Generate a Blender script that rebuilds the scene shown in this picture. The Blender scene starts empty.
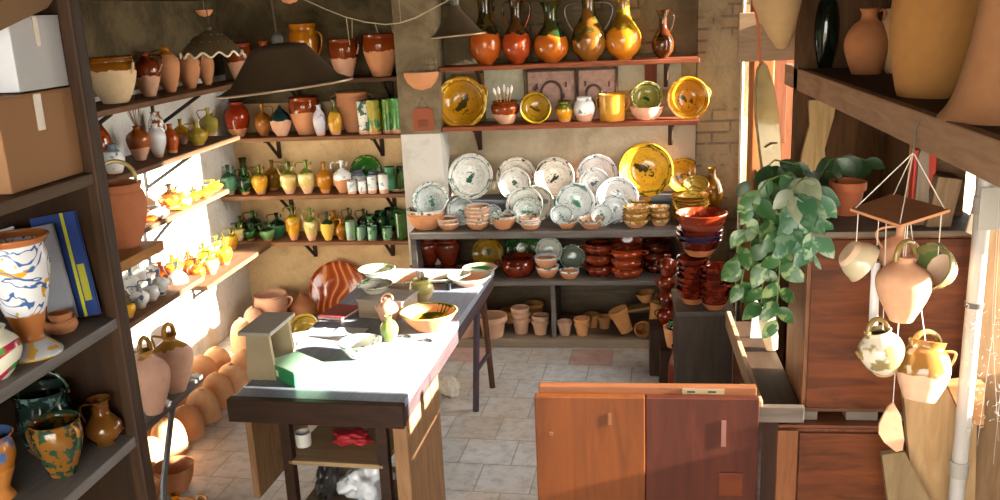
import bpy, bmesh, math, random
from mathutils import Vector, Matrix
random.seed(7)
COL = bpy.context.scene.collection
PI = math.pi
# ---------------------------------------------------------------- camera
F = 911.0
_y = Vector((120, 245, -F)).normalized()
_u = -Vector((157, -3390, -F)).normalized()
_u = (_u - _y * _u.dot(_y)).normalized()
_x = _y.cross(_u)
RM = Matrix((_x, _y, _u))            # world = RM @ camera vector
CAM = Vector((0, 0, 2.2))
def ray(px, py): return RM @ Vector((px - 500, 250 - py, -F))
def at(px, py, ax, v):
    r = ray(px, py); i = 'xyz'.index(ax)
    return CAM + r * ((v - CAM[i]) / r[i])
def depth(p): return -(RM.transposed() @ (Vector(p) - CAM)).z
cd = bpy.data.cameras.new('camera'); cam = bpy.data.objects.new('camera', cd); COL.objects.link(cam)
cam.matrix_world = Matrix.Translation(CAM) @ RM.to_4x4()
cd.sensor_width = 36; cd.lens = 36 * F / 1000.0; cd.clip_start = .05
bpy.context.scene.camera = cam

# ---------------------------------------------------------------- materials
MC = {}
def nt(name):
    m = bpy.data.materials.new(name); m.use_nodes = True
    t = m.node_tree; b = t.nodes['Principled BSDF']
    return m, t, b
def c4(c): return (c[0], c[1], c[2], 1)
def hexc(h):
    h = h.lstrip('#'); v = [int(h[i:i+2], 16) / 255 for i in (0, 2, 4)]
    return tuple(x / 12.92 if x <= .04045 else ((x + .055) / 1.055) ** 2.4 for x in v)
def noise(t, vec, scale, detail=3, rough=.55, dist=0):
    n = t.nodes.new('ShaderNodeTexNoise'); n.inputs['Scale'].default_value = scale
    n.inputs['Detail'].default_value = detail; n.inputs['Roughness'].default_value = rough; n.inputs['Distortion'].default_value = dist
    if vec is not None: t.links.new(vec, n.inputs['Vector'])
    return n.outputs['Fac']
def ramp(t, fac, lo, hi):
    r = t.nodes.new('ShaderNodeMapRange'); r.inputs['From Min'].default_value = lo; r.inputs['From Max'].default_value = hi
    t.links.new(fac, r.inputs['Value']); return r.outputs['Result']
def mix(t, fac, a, b):
    m = t.nodes.new('ShaderNodeMix'); m.data_type = 'RGBA'
    for s, v in ((m.inputs[0], fac), (m.inputs[6], a), (m.inputs[7], b)):
        if isinstance(v, bpy.types.NodeSocket): t.links.new(v, s)
        elif isinstance(v, (int, float)): s.default_value = v
        else: s.default_value = c4(v)
    return m.outputs[2]
def math_(t, op, a, b=0.0, c=None):
    m = t.nodes.new('ShaderNodeMath'); m.operation = op
    for s, v in zip(m.inputs, (a, b) if c is None else (a, b, c)):
        if isinstance(v, bpy.types.NodeSocket): t.links.new(v, s)
        else: s.default_value = v
    return m.outputs[0]
def rand_vec(t):
    tc = t.nodes.new('ShaderNodeTexCoord'); oi = t.nodes.new('ShaderNodeObjectInfo')
    a = t.nodes.new('ShaderNodeVectorMath'); a.operation = 'ADD'
    s = math_(t, 'MULTIPLY', oi.outputs['Random'], 37.0)
    cx = t.nodes.new('ShaderNodeCombineXYZ'); t.links.new(s, cx.inputs[0]); t.links.new(s, cx.inputs[1])
    t.links.new(tc.outputs['Object'], a.inputs[0]); t.links.new(cx.outputs[0], a.inputs[1])
    return tc, a.outputs[0], oi
def bump(t, b, h, strength, dist=.01):
    bn = t.nodes.new('ShaderNodeBump'); bn.inputs['Strength'].default_value = strength; bn.inputs['Distance'].default_value = dist
    t.links.new(h, bn.inputs['Height']); t.links.new(bn.outputs[0], b.inputs['Normal'])

CLAY = hexc('c98a5e'); PINK = hexc('d2a183'); PALE = hexc('d9bd94'); TAN = hexc('b98c54')
AMBER = hexc('c07a1a'); BROWN = hexc('8a3a12'); RED = hexc('9a2c0e'); YEL = hexc('dba62c'); CREAM = hexc('e8dcc0')
GRN = hexc('2f6a2c'); DGRN = hexc('16301a'); LGRN = hexc('8db077'); WHT = hexc('f2f2ee'); TEAL = hexc('3f8f82'); OLV = hexc('8a7a1c')
OCH = hexc('c9962a'); DBR = hexc('3c1a0c'); MINT = hexc('4fa070')
def pot(top, bottom=CLAY, t_=.3, splash=None, amt=.5, scale=14, neck=None, tn=.62, br=.85):
    """pottery: a glaze dipped over bare clay, with a wavy edge; splash = second glaze in blots; t_ <= -1 all glaze, >= 2 all clay"""
    key = (top, bottom, t_, splash, amt, scale, neck, tn, br)
    if key in MC: return MC[key]
    m, t, b = nt('pottery')
    tc, v, oi = rand_vec(t)
    n1 = noise(t, v, scale, 3); n2 = noise(t, v, 30, 4); n3 = noise(t, v, 5, 2)
    topc = mix(t, ramp(t, n3, .35, .7), top, tuple(x * .55 for x in top))
    if splash is not None:
        e = .5 + (.5 - amt) * .35
        topc = mix(t, ramp(t, n1, e, e + .05), topc, splash)
    clay = mix(t, n2, tuple(x * .82 for x in bottom), tuple(min(1, x * 1.15) for x in bottom))
    sx = t.nodes.new('ShaderNodeSeparateXYZ'); t.links.new(tc.outputs['Generated'], sx.inputs[0])
    z = math_(t, 'ADD', sx.outputs[2], math_(t, 'MULTIPLY', math_(t, 'SUBTRACT', n1, .5), .22))
    k = ramp(t, z, t_ - .006, t_ + .006)
    if neck is not None: topc = mix(t, ramp(t, z, tn - .01, tn + .03), topc, neck)
    t.links.new(mix(t, k, clay, topc), b.inputs['Base Color'])
    t.links.new(ramp_out(t, k, br, .09), b.inputs['Roughness'])
    bump(t, b, n2, .12, .004)
    MC[key] = m; return m
def ramp_out(t, fac, a, b_):
    r = t.nodes.new('ShaderNodeMapRange'); r.inputs['To Min'].default_value = a; r.inputs['To Max'].default_value = b_
    t.links.new(fac, r.inputs['Value']); return r.outputs['Result']
def dish(ground, rim, mark, line=True, brush=.5, back=CLAY, scale=9):
    """glazed dish face, lying in local XY: dabs round the rim, a brushed mark in the middle"""
    key = ('dish', ground, rim, mark, line, brush, scale)
    if key in MC: return MC[key]
    m, t, b = nt('dish_glaze')
    tc, v, oi = rand_vec(t)
    g = t.nodes.new('ShaderNodeVectorMath'); g.operation = 'SUBTRACT'; g.inputs[1].default_value = (.5, .5, .5)
    t.links.new(tc.outputs['Generated'], g.inputs[0])
    rot = t.nodes.new('ShaderNodeVectorRotate'); rot.rotation_type = 'Z_AXIS'
    t.links.new(g.outputs[0], rot.inputs['Vector']); t.links.new(math_(t, 'MULTIPLY', oi.outputs['Random'], 3.1), rot.inputs['Angle'])
    sx = t.nodes.new('ShaderNodeSeparateXYZ'); t.links.new(rot.outputs[0], sx.inputs[0])
    x, y = sx.outputs[0], sx.outputs[1]
    r = math_(t, 'SQRT', math_(t, 'ADD', math_(t, 'MULTIPLY', x, x), math_(t, 'MULTIPLY', y, y)))
    gn = t.nodes.new('ShaderNodeVectorMath'); gn.operation = 'ADD'; t.links.new(g.outputs[0], gn.inputs[0])
    s_ = math_(t, 'MULTIPLY', oi.outputs['Random'], 50.0); cx = t.nodes.new('ShaderNodeCombineXYZ'); t.links.new(s_, cx.inputs[0]); t.links.new(cx.outputs[0], gn.inputs[1])
    n = noise(t, gn.outputs[0], scale * .75, 3, .6, .6)
    n2 = noise(t, gn.outputs[0], scale * 2.3, 2)
    gd = mix(t, ramp(t, noise(t, gn.outputs[0], 3, 2), .35, .65), ground, tuple(q * .78 for q in ground))
    # rim dabs
    rm = math_(t, 'MULTIPLY', ramp(t, r, .36, .40), ramp(t, n, .545, .575))
    c = mix(t, rm, gd, rim)
    # brushed mark: stretched ellipse broken by noise
    e = math_(t, 'ADD', math_(t, 'MULTIPLY', math_(t, 'MULTIPLY', x, x), 16), math_(t, 'MULTIPLY', math_(t, 'MULTIPLY', y, y), 150))
    e = math_(t, 'ADD', e, math_(t, 'MULTIPLY', math_(t, 'SUBTRACT', n, .5), 4.5))
    mk = ramp(t, e, .55, .3)
    c = mix(t, mk, c, mark)
    sp = math_(t, 'MULTIPLY', ramp(t, n2, .60 + (.5 - brush) * .3, .64 + (.5 - brush) * .3), ramp(t, r, .5, .1))
    c = mix(t, sp, c, mark)
    if line: c = mix(t, math_(t, 'MULTIPLY', ramp(t, r, .405, .41), ramp(t, r, .425, .42)), c, tuple(q * .35 for q in ground))
    t.links.new(c, b.inputs['Base Color']); b.inputs['Roughness'].default_value = .14
    MC[key] = m; return m
def wood(c1, c2, rough=.6, scale=1.0, axis=0, gloss=None, grime=.3):
    key = ('wood', c1, c2, rough, scale, axis, grime)
    if key in MC: return MC[key]
    m, t, b = nt('wood'); tc, v, oi = rand_vec(t)
    mp = t.nodes.new('ShaderNodeMapping'); s = [9.0 * scale] * 3; s[axis] = 1.1 * scale; mp.inputs['Scale'].default_value = s
    t.links.new(v, mp.inputs[0])
    n = noise(t, mp.outputs[0], 3.2, 6, .62, .9); n2 = noise(t, v, 2.2 * scale, 3)
    c = mix(t, ramp(t, n, .32, .68), c1, c2)
    c = mix(t, math_(t, 'MULTIPLY', ramp(t, n2, .5, .75), grime), c, tuple(q * .35 for q in c1))
    t.links.new(c, b.inputs['Base Color']); b.inputs['Roughness'].default_value = rough; b.inputs['Specular IOR Level'].default_value = .22
    bump(t, b, n, .2, .003); MC[key] = m; return m
def plain(c, rough=.7, metal=0.0, vary=.12, scale=6, emit=None, trans=0):
    key = ('plain', c, rough, metal, vary, scale, trans)
    if key in MC: return MC[key]
    m, t, b = nt('surface'); tc, v, oi = rand_vec(t); n = noise(t, v, scale, 4)
    t.links.new(mix(t, ramp(t, n, .3, .7), tuple(q * (1 - vary) for q in c), tuple(min(1, q * (1 + vary)) for q in c)), b.inputs['Base Color'])
    b.inputs['Roughness'].default_value = rough; b.inputs['Metallic'].default_value = metal
    if trans: b.inputs['Transmission Weight'].default_value = trans
    MC[key] = m; return m
def plaster(base, stain, dark, s1=1.2, lo=.45, hi=.7, brick=None):
    m, t, b = nt('plaster'); tc = t.nodes.new('ShaderNodeTexCoord'); v = tc.outputs['Object']
    n1 = noise(t, v, s1, 6, .65, .4); n2 = noise(t, v, 5, 5, .7); n3 = noise(t, v, 28, 4)
    c = mix(t, ramp(t, n1, lo, hi), base, stain); c = mix(t, math_(t, 'MULTIPLY', ramp(t, n2, .55, .75), .55), c, dark)
    h = n3
    if brick:
        bk = t.nodes.new('ShaderNodeTexBrick'); mp = t.nodes.new('ShaderNodeMapping'); mp.inputs['Rotation'].default_value = (PI / 2, 0, 0)
        t.links.new(v, mp.inputs[0]); t.links.new(mp.outputs[0], bk.inputs['Vector'])
        bk.inputs['Scale'].default_value = 1; bk.inputs['Brick Width'].default_value = .24; bk.inputs['Row Height'].default_value = .075
        bk.inputs['Mortar Size'].default_value = .012; bk.inputs['Mortar Smooth'].default_value = .6
        bk.inputs['Color1'].default_value = c4(brick[0]); bk.inputs['Color2'].default_value = c4(brick[1]); bk.inputs['Mortar'].default_value = c4(brick[2])
        c = mix(t, ramp(t, n1, brick[3], brick[3] + .08), c, mix(t, math_(t, 'MULTIPLY', ramp(t, n2, .5, .7), .6), bk.outputs['Color'], dark))
    t.links.new(c, b.inputs['Base Color']); b.inputs['Roughness'].default_value = .92
    bump(t, b, math_(t, 'ADD', math_(t, 'MULTIPLY', n2, 1.5), n3), .5, .012); return m

# ---------------------------------------------------------------- mesh tools
class MB:
    def __init__(s): s.v = []; s.f = []; s.m = []; s.sm = []
    def add(s, vs, fs, mi=0, smooth=True, M=None):
        o = len(s.v)
        for q in vs: s.v.append(tuple(M @ Vector(q)) if M is not None else tuple(q))
        for q in fs: s.f.append([o + i for i in q]); s.m.append(mi); s.sm.append(smooth)
        return s
    def box(s, a, b, mi=0, M=None, bev=.0):
        x0, y0, z0 = [min(p, q) for p, q in zip(a, b)]; x1, y1, z1 = [max(p, q) for p, q in zip(a, b)]
        bm = bmesh.new(); bmesh.ops.create_cube(bm, size=1)
        for v in bm.verts: v.co = Vector(((x0 + x1) / 2 + v.co.x * (x1 - x0), (y0 + y1) / 2 + v.co.y * (y1 - y0), (z0 + z1) / 2 + v.co.z * (z1 - z0)))
        d = min(x1 - x0, y1 - y0, z1 - z0)
        bmesh.ops.bevel(bm, geom=bm.edges[:], offset=min(bev or .004, d * .25), segments=2, profile=.6, affect='EDGES')
        bm.verts.index_update()
        s.add([v.co[:] for v in bm.verts], [[v.index for v in f.verts] for f in bm.faces], mi, False, M); bm.free(); return s
    def lathe(s, prof, seg=28, mi=0, M=None, mi_fn=None, wob=None):
        vs = []; idx = []
        for r, z in prof:
            if r < 1e-6: idx.append([len(vs)] * seg); vs.append((0, 0, z))
            else:
                idx.append(list(range(len(vs), len(vs) + seg)))
                for k in range(seg):
                    a = 2 * PI * k / seg; rr = r
                    zz = z
                    if wob: rr, zz = wob(r, z, a)
                    vs.append((rr * math.cos(a), rr * math.sin(a), zz))
        for i in range(len(prof) - 1):
            fs = []
            for k in range(seg):
                a, b_, c, d = idx[i][k], idx[i][(k + 1) % seg], idx[i + 1][(k + 1) % seg], idx[i + 1][k]
                q = []
                for w in (a, b_, c, d):
                    if w not in q: q.append(w)
                if len(q) > 2: fs.append(q)
            s.add([], [], 0)
            o = len(s.v)
            mm = mi_fn(i) if mi_fn else mi
            s._pend = getattr(s, '_pend', []); s._pend.append((fs, mm))
        o = len(s.v); s.add(vs, [], 0, True, M)
        for fs, mm in s._pend:
            for q in fs: s.f.append([o + w for w in q]); s.m.append(mm); s.sm.append(True)
        s._pend = []
        return s
    def tube(s, pts, rad, seg=8, mi=0, M=None, closed=False):
        pts = [Vector(p) for p in pts]; n = len(pts); vs = []; prev = None
        rads = rad if isinstance(rad, (list, tuple)) else [rad] * n
        for i, p in enumerate(pts):
            a = pts[i - 1] if (i > 0 or closed) else p; b_ = pts[(i + 1) % n] if (i < n - 1 or closed) else p
            d = (b_ - a).normalized()
            if prev is None:
                prev = d.orthogonal().normalized()
            prev = (prev - d * prev.dot(d)); prev = prev.normalized() if prev.length > 1e-6 else d.orthogonal().normalized()
            q = d.cross(prev)
            for k in range(seg):
                an = 2 * PI * k / seg; vs.append(p + (prev * math.cos(an) + q * math.sin(an)) * rads[i])
        fs = []
        for i in range(n if closed else n - 1):
            j = (i + 1) % n
            for k in range(seg): fs.append([i * seg + k, i * seg + (k + 1) % seg, j * seg + (k + 1) % seg, j * seg + k])
        if not closed: fs.append(list(range(seg))[::-1]); fs.append([(n - 1) * seg + k for k in range(seg)])
        return s.add(vs, fs, mi, True, M)
    def prism(s, poly, axis, a, b, mi=0, M=None):
        """poly in the two other axes, extruded along axis from a to b"""
        i = 'xyz'.index(axis); vs = []
        for w in (a, b):
            for p in poly:
                q = list(p); q.insert(i, w); vs.append(q)
        n = len(poly); fs = [list(range(n))[::-1], list(range(n, 2 * n))] + [[k, (k + 1) % n, n + (k + 1) % n, n + k] for k in range(n)]
        return s.add(vs, fs, mi, False, M)
    def build(s, name, mats, parent=None, loc=(0, 0, 0), rot=(0, 0, 0), **props):
        me = bpy.data.meshes.new(name); me.from_pydata(s.v, [], s.f)
        for m_ in (mats if isinstance(mats, (list, tuple)) else [mats]): me.materials.append(m_)
        me.polygons.foreach_set('material_index', s.m); me.polygons.foreach_set('use_smooth', s.sm)
        bm = bmesh.new(); bm.from_mesh(me); bmesh.ops.recalc_face_normals(bm, faces=bm.faces[:]); bm.to_mesh(me); bm.free()
        if any(s.sm):
            try: me.set_sharp_from_angle(angle=math.radians(50))
            except Exception: pass
        o = bpy.data.objects.new(name, me); COL.objects.link(o)
        if parent is not None: o.parent = parent
        o.location = loc; o.rotation_euler = rot
        for k, v in props.items(): o[k] = v
        return o
def empty(name, loc, label, cat, group=None, rot=(0, 0, 0)):
    o = bpy.data.objects.new(name, None); COL.objects.link(o); o.location = loc; o.rotation_euler = rot; o.empty_display_size = .05
    return tag(o, label, cat, group)
def tag(o, label, cat, group=None):
    o['label'] = label; o['category'] = cat
    if group: o['group'] = group
    return o
def struct(o): o['kind'] = 'structure'; return o

# ---------------------------------------------------------------- pot profiles (r, z) as fractions of half width and height
def smooth(p, n=3):
    """Catmull-Rom through the outline points"""
    out = []
    for i in range(len(p) - 1):
        p0 = p[max(0, i - 1)]; p1 = p[i]; p2 = p[i + 1]; p3 = p[min(len(p) - 1, i + 2)]
        for k in range(n):
            t = k / n
            q = [.5 * (2 * p1[j] + (p2[j] - p0[j]) * t + (2 * p0[j] - 5 * p1[j] + 4 * p2[j] - p3[j]) * t * t + (3 * p1[j] - p0[j] - 3 * p2[j] + p3[j]) * t ** 3) for j in (0, 1)]
            out.append((max(q[0], 0.0), q[1]))
    out.append(p[-1]); return out
OUT = {
 'olla':    [(.50, 0), (.58, .06), (.84, .35), (1, .66), (.93, .84), (.84, .90), (.92, 1)],
 'urn':     [(.50, 0), (.56, .06), (.82, .40), (.97, .70), (.94, .86), (.91, .93), (.99, 1)],
 'jug':     [(.46, 0), (.52, .04), (.86, .25), (1, .43), (.90, .58), (.46, .70), (.21, .76), (.19, .90), (.28, 1)],
 'cantaro': [(.42, 0), (.48, .05), (.84, .34), (1, .60), (.86, .76), (.42, .88), (.30, .92), (.30, .96), (.38, 1)],
 'bottle':  [(.62, 0), (.70, .05), (.94, .22), (1, .40), (.82, .58), (.36, .72), (.22, .80), (.20, .93), (.28, 1)],
 'slim':    [(.62, 0), (.70, .05), (.98, .35), (1, .55), (.72, .74), (.38, .84), (.34, .94), (.44, 1)],
 'pitcher': [(.52, 0), (.56, .04), (.86, .18), (1, .32), (.90, .48), (.55, .64), (.46, .76), (.50, .90), (.66, 1)],
 'ewer': [(.42, 0), (.50, .03), (.86, .13), (1, .27), (.92, .40), (.56, .56), (.38, .66), (.36, .82), (.46, .93), (.62, 1)],
 'vase':    [(.66, 0), (.60, .05), (.46, .14), (.60, .28), (.86, .52), (.96, .72), (.90, .86), (.86, .92), (1, 1)],
 'jar':     [(.58, 0), (.64, .05), (.94, .36), (1, .58), (.84, .80), (.66, .88), (.72, 1)],
 'mug':     [(.86, 0), (.90, .05), (.94, .5), (.96, .93), (1, 1)],
 'tall':    [(.88, 0), (.96, .05), (.94, .5), (.97, .9), (1, 1)],
 'bowl':    [(.46, 0), (.52, .05), (.76, .48), (.93, .86), (1, 1)],
 'cup':     [(.52, 0), (.60, .06), (.86, .5), (.94, .84), (1, 1)],
 'casserole': [(.66, 0), (.78, .06), (.97, .40), (.98, .66), (.88, .84), (.94, .92), (1, 1)],
 'flowerpot': [(.64, 0), (.67, .03), (.86, .72), (.88, .74), (.985, .76), (1, 1)],
 'plate':   [(.46, 0), (.50, .06), (.72, .55), (.96, .92), (1, 1)],
 'belly':   [(.40, 0), (.46, .03), (.80, .25), (1, .52), (.90, .74), (.62, .88), (.52, .94), (.60, 1)],
}
CLOSED = {'dome': [(1, 0), (1.0, .12), (.97, .42), (.80, .72), (.48, .90), (.17, .96), (.13, 1), (0, 1)],
          'teardrop': [(.46, 0), (.56, .05), (.88, .26), (1, .46), (.86, .66), (.50, .80), (.20, .90), (.08, .98), (0, 1)]}
def profile(kind, w, h, wall=None):
    R = w / 2
    if kind in CLOSED: return [(0, 0)] + [(r * R, z * h) for r, z in smooth(CLOSED[kind])]
    o = smooth(OUT[kind]); wl = wall or max(.004, w * .045)
    outer = [(r * R, z * h) for r, z in o]
    inner = [(max(r - wl, .002), z) for r, z in reversed(outer) if z > h * .07 and r - wl > .002]
    base = max(h * .09, .004)
    lip = [(outer[-1][0] - wl * .5, h * 1.0 + wl * .25)]
    inner[0] = (inner[0][0], h - wl * .15)
    return [(0, 0)] + outer + lip + inner + [(inner[-1][0] * .6, base), (0, base)]
def rad_at(kind, w, h, z):
    o = smooth(CLOSED.get(kind) or OUT[kind])
    for (r0, z0), (r1, z1) in zip(o, o[1:]):
        if min(z0, z1) <= z / h <= max(z0, z1) and abs(z1 - z0) > 1e-9: return (r0 + (r1 - r0) * (z / h - z0) / (z1 - z0)) * w / 2
    return o[-1][0] * w / 2
def handle_side(kind, w, h, az, z0=.55, z1=.93, out=.42, th=.06):
    r0, r1 = rad_at(kind, w, h, z0 * h) * .96, rad_at(kind, w, h, z1 * h) * .92
    pts = []
    mx = max(r0, r1) + out * w * .5
    for k in range(11):
        u = k / 10; z = (z0 + (z1 - z0) * u) * h
        r = r0 + (r1 - r0) * u + (mx - (r0 + (r1 - r0) * u)) * math.sin(PI * u) ** .75
        zz = z + (.05 * h) * math.sin(PI * u) + .08 * h * math.sin(PI * u) * u
        pts.append((r * math.cos(az), r * math.sin(az), zz))
    return MB().tube(pts, max(th * w * .5, .0035), 8)
def handle_top(kind, w, h, az, zb=.96, rise=.28, spread=None, th=.07):
    r = spread * w / 2 if spread else rad_at(kind, w, h, zb * h)
    pts = []
    for k in range(13):
        u = PI * k / 12; x = math.cos(u) * r; z = zb * h + math.sin(u) ** .8 * rise * h
        pts.append((x * math.cos(az), x * math.sin(az), z))
    return MB().tube(pts, max(th * w * .5, .0035), 8)
def spout(kind, w, h, az, z=.72, L=.5, th=.12):
    r = rad_at(kind, w, h, z * h) * .8; c, s = math.cos(az), math.sin(az)
    return MB().tube([(r * c, r * s, z * h), ((r + L * w * .28) * c, (r + L * w * .28) * s, (z + .08) * h), ((r + L * w * .42) * c, (r + L * w * .42) * s, (z + .22) * h)], [th * w * .8, th * w * .5, th * w * .32], 8)

NAMES = {'olla': 'cooking_pot', 'urn': 'wide_pot', 'jug': 'jug', 'cantaro': 'water_jug', 'bottle': 'bottle', 'slim': 'jug', 'pitcher': 'pitcher', 'vase': 'vase', 'jar': 'jar',
         'mug': 'mug', 'tall': 'beaker', 'bowl': 'bowl', 'cup': 'bowl', 'casserole': 'casserole_dish', 'flowerpot': 'flower_pot', 'plate': 'plate', 'belly': 'belly_pot', 'dome': 'clay_pot', 'teardrop': 'clay_pot'}
def make_pot(kind, loc, w, h, m, label, cat=None, group=None, rz=0, rot=None, H=(), name=None, hm=None, seg=None):
    """H: handles and spouts: ('side', az_deg) | ('top', az_deg) | ('spout', az_deg), each a part of its own"""
    seg = seg or (32 if w > .2 else 24)
    nm = name or NAMES[kind]; cat = cat or nm.replace('_', ' ')
    def wob(r, z, a):
        if kind == 'pitcher' and z > h * .9:
            k = (z / h - .9) / .1; q = max(0, math.cos(a + PI / 2)) ** 4
            return r * (1 + .35 * q * k), z + h * .02 * q * k
        return r * (1 + .008 * math.sin(2 * a + w * 90)), z
    mb = MB().lathe(profile(kind, w, h), seg, wob=wob)
    rot = rot or (0, 0, math.radians(rz))
    if not H:
        return tag(mb.build(nm, m, None, loc, rot), label, cat, group)
    e = empty(nm, loc, label, cat, group, rot)
    mb.build('body', m, e)
    hmat = hm or m
    for hd in H:
        az = math.radians(hd[1]); kw = hd[2] if len(hd) > 2 else {}
        if hd[0] == 'side': handle_side(kind, w, h, az, **kw).build('handle', hmat, e)
        elif hd[0] == 'top': handle_top(kind, w, h, az, **kw).build('handle', hmat, e)
        elif hd[0] == 'spout': spout(kind, w, h, az, **kw).build('spout', hmat, e)
    return e
def on_y(kind, px, ytop, wpx, D, z, m, label, **k):
    """stand a pot of pixel width wpx at distance D on a surface of height z"""
    p = at(px, (ytop), 'y', D); w = wpx * depth(p) / F
    zt = at(px, ytop, 'y', D).z
    h = k.pop('h', None) or max(zt - z, .02)
    # x from the base of the pot, so that it stands under its own middle
    q = CAM + (at(px, ytop, 'y', D) - CAM); x = q.x
    return make_pot(kind, (x, D, z), w, h, m, label, **k)
def on_x(kind, px, ytop, wpx, X, z, m, label, **k):
    """the same against the left wall: the distance follows from the column px on the plane x = X"""
    D = 4.5
    for _ in range(12):                      # the ray through column px at height z
        lo = at(px, 250, 'x', X)
        D = lo.y
        # vertical lines lean a little: find the row where this height shows
        c = RM.transposed() @ (Vector((X, D, z)) - CAM)
        break
    # solve for D so that (X, D, zmid) projects on px
    a, b = 1.2, 9.0
    for _ in range(40):
        mid = (a + b) / 2; c = RM.transposed() @ (Vector((X, mid, z + .08)) - CAM)
        if 500 + F * c.x / -c.z > px: b = mid
        else: a = mid
    D = (a + b) / 2
    p = Vector((X, D, z)); w = wpx * depth(p) / F
    r = ray(px, ytop); zt = CAM.z + r.z * (D - CAM.y) / r.y
    h = k.pop('h', None) or max(zt - z, .03)
    return make_pot(kind, (X, D, z), w, h, m, label, **k)
def stack(kind, px, w_px, D, z, n, h, dz, m, labelf, group, **k):
    p = at(px, 250, 'y', D)
    # x on that column at height z
    c0 = Vector((0, D, z)); a, b = -5.0, 5.0
    for _ in range(40):
        mid = (a + b) / 2; c = RM.transposed() @ (Vector((mid, D, z)) - CAM)
        if 500 + F * c.x / -c.z > px: b = mid
        else: a = mid
    X = (a + b) / 2; w = w_px * depth((X, D, z)) / F
    ORD = ['bottom', 'second', 'third', 'fourth', 'fifth', 'sixth', 'seventh', 'eighth', 'ninth']
    for i in range(n):
        pos = 'topmost' if i == n - 1 else 'lowest' if i == 0 else ('middle' if n == 3 else ORD[i] + ' from the bottom')
        make_pot(kind, (X + random.uniform(-.004, .004), D + random.uniform(-.004, .004), z + i * dz), w * random.uniform(.97, 1.02), h, m[i % len(m)] if isinstance(m, list) else m,
                 labelf % pos, group=group, rz=random.uniform(0, 360), **k)
    return X, w
def col_x(px, D, z):
    a, b = -6.0, 6.0
    for _ in range(45):
        mid = (a + b) / 2; c = RM.transposed() @ (Vector((mid, D, z)) - CAM)
        if 500 + F * c.x / -c.z > px: b = mid
        else: a = mid
    return (a + b) / 2
def lean(px, dpx, D, z, mf, label, tilt=14, cup=.14, yaw=0, name='plate', cat='plate', group=None, back=None, depthk='plate', zoff=0, oval=1, H=()):
    """a dish stood on its rim, face to the room; D is where the rim touches the shelf"""
    X = col_x(px, D, z + .1); R = dpx * depth((X, D, z + .1)) / F / 2
    ti = math.radians(tilt); h = R * 2 * cup
    prof = profile(depthk, 2 * R, h)
    n_out = len(smooth(OUT[depthk])) - 1
    mb = MB().lathe(prof, 40, mi_fn=lambda i: 0 if i >= n_out else 1)
    # the lowest point of the tilted rim sits at height z
    rim = Vector((0, -R, h)); Rt = Matrix.Rotation(math.radians(yaw), 4, 'Z') @ Matrix.Rotation(PI / 2 - ti, 4, 'X')
    zs = [(Rt @ Vector((R * math.cos(a) * .999, R * math.sin(a), hh))).z for a in [i * PI / 20 for i in range(40)] for hh in (h,)] + [(Rt @ Vector((R * .5 * math.cos(a), R * .5 * math.sin(a), 0))).z for a in [i * PI / 20 for i in range(40)]]
    dz = -min(zs)
    bl = Rt @ Vector((0, -R, h))
    loc = Vector((X, D - bl.y, z + dz + zoff)); rot = Rt.to_euler()
    if H:
        e = empty(name, loc, label, cat, group, rot); mb.build('dish', [mf, back or CLAYM], e)
        for az in H:
            a0 = math.radians(az); pts = []
            for k in range(9):
                u = -.28 + .56 * k / 8; bulge = .13 * math.cos(u / .28 * PI / 2)
                pts.append((R * (.95 + bulge) * math.cos(a0 + u), R * (.95 + bulge) * math.sin(a0 + u), h * .86))
            MB().tube(pts, R * .05, 8).build('handle', mf, e)
        return e
    return tag(mb.build(name, [mf, back or CLAYM], None, loc, rot), label, cat, group)

CLAYM = pot(CLAY, CLAY, 2); PINKM = pot(PINK, PINK, 2); PALEM = pot(PALE, PALE, 2)

# ================================================================ THE ROOM
LW = -2.85
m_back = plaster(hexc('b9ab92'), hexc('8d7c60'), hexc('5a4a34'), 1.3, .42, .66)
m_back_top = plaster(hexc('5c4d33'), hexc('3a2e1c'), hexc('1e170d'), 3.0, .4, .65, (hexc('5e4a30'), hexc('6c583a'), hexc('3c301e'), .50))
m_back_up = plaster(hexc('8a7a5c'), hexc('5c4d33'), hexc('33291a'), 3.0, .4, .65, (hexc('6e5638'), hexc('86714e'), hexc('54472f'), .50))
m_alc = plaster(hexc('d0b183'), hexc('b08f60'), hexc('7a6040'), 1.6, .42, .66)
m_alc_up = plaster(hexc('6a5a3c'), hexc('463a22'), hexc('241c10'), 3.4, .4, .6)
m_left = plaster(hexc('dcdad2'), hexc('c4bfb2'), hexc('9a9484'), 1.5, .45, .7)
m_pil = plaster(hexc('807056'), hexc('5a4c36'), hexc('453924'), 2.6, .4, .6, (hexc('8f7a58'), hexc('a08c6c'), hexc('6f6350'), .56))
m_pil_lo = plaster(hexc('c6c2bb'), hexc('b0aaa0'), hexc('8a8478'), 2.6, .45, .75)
m_brick = plaster(hexc('6c5c42'), hexc('544630'), hexc('463a28'), 3, .4, .6, (hexc('5e4c34'), hexc('6e5b40'), hexc('483a28'), .45))
m_rwall = wood(hexc('5a3c22'), hexc('3a2614'), .8, .8, 2)
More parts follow.
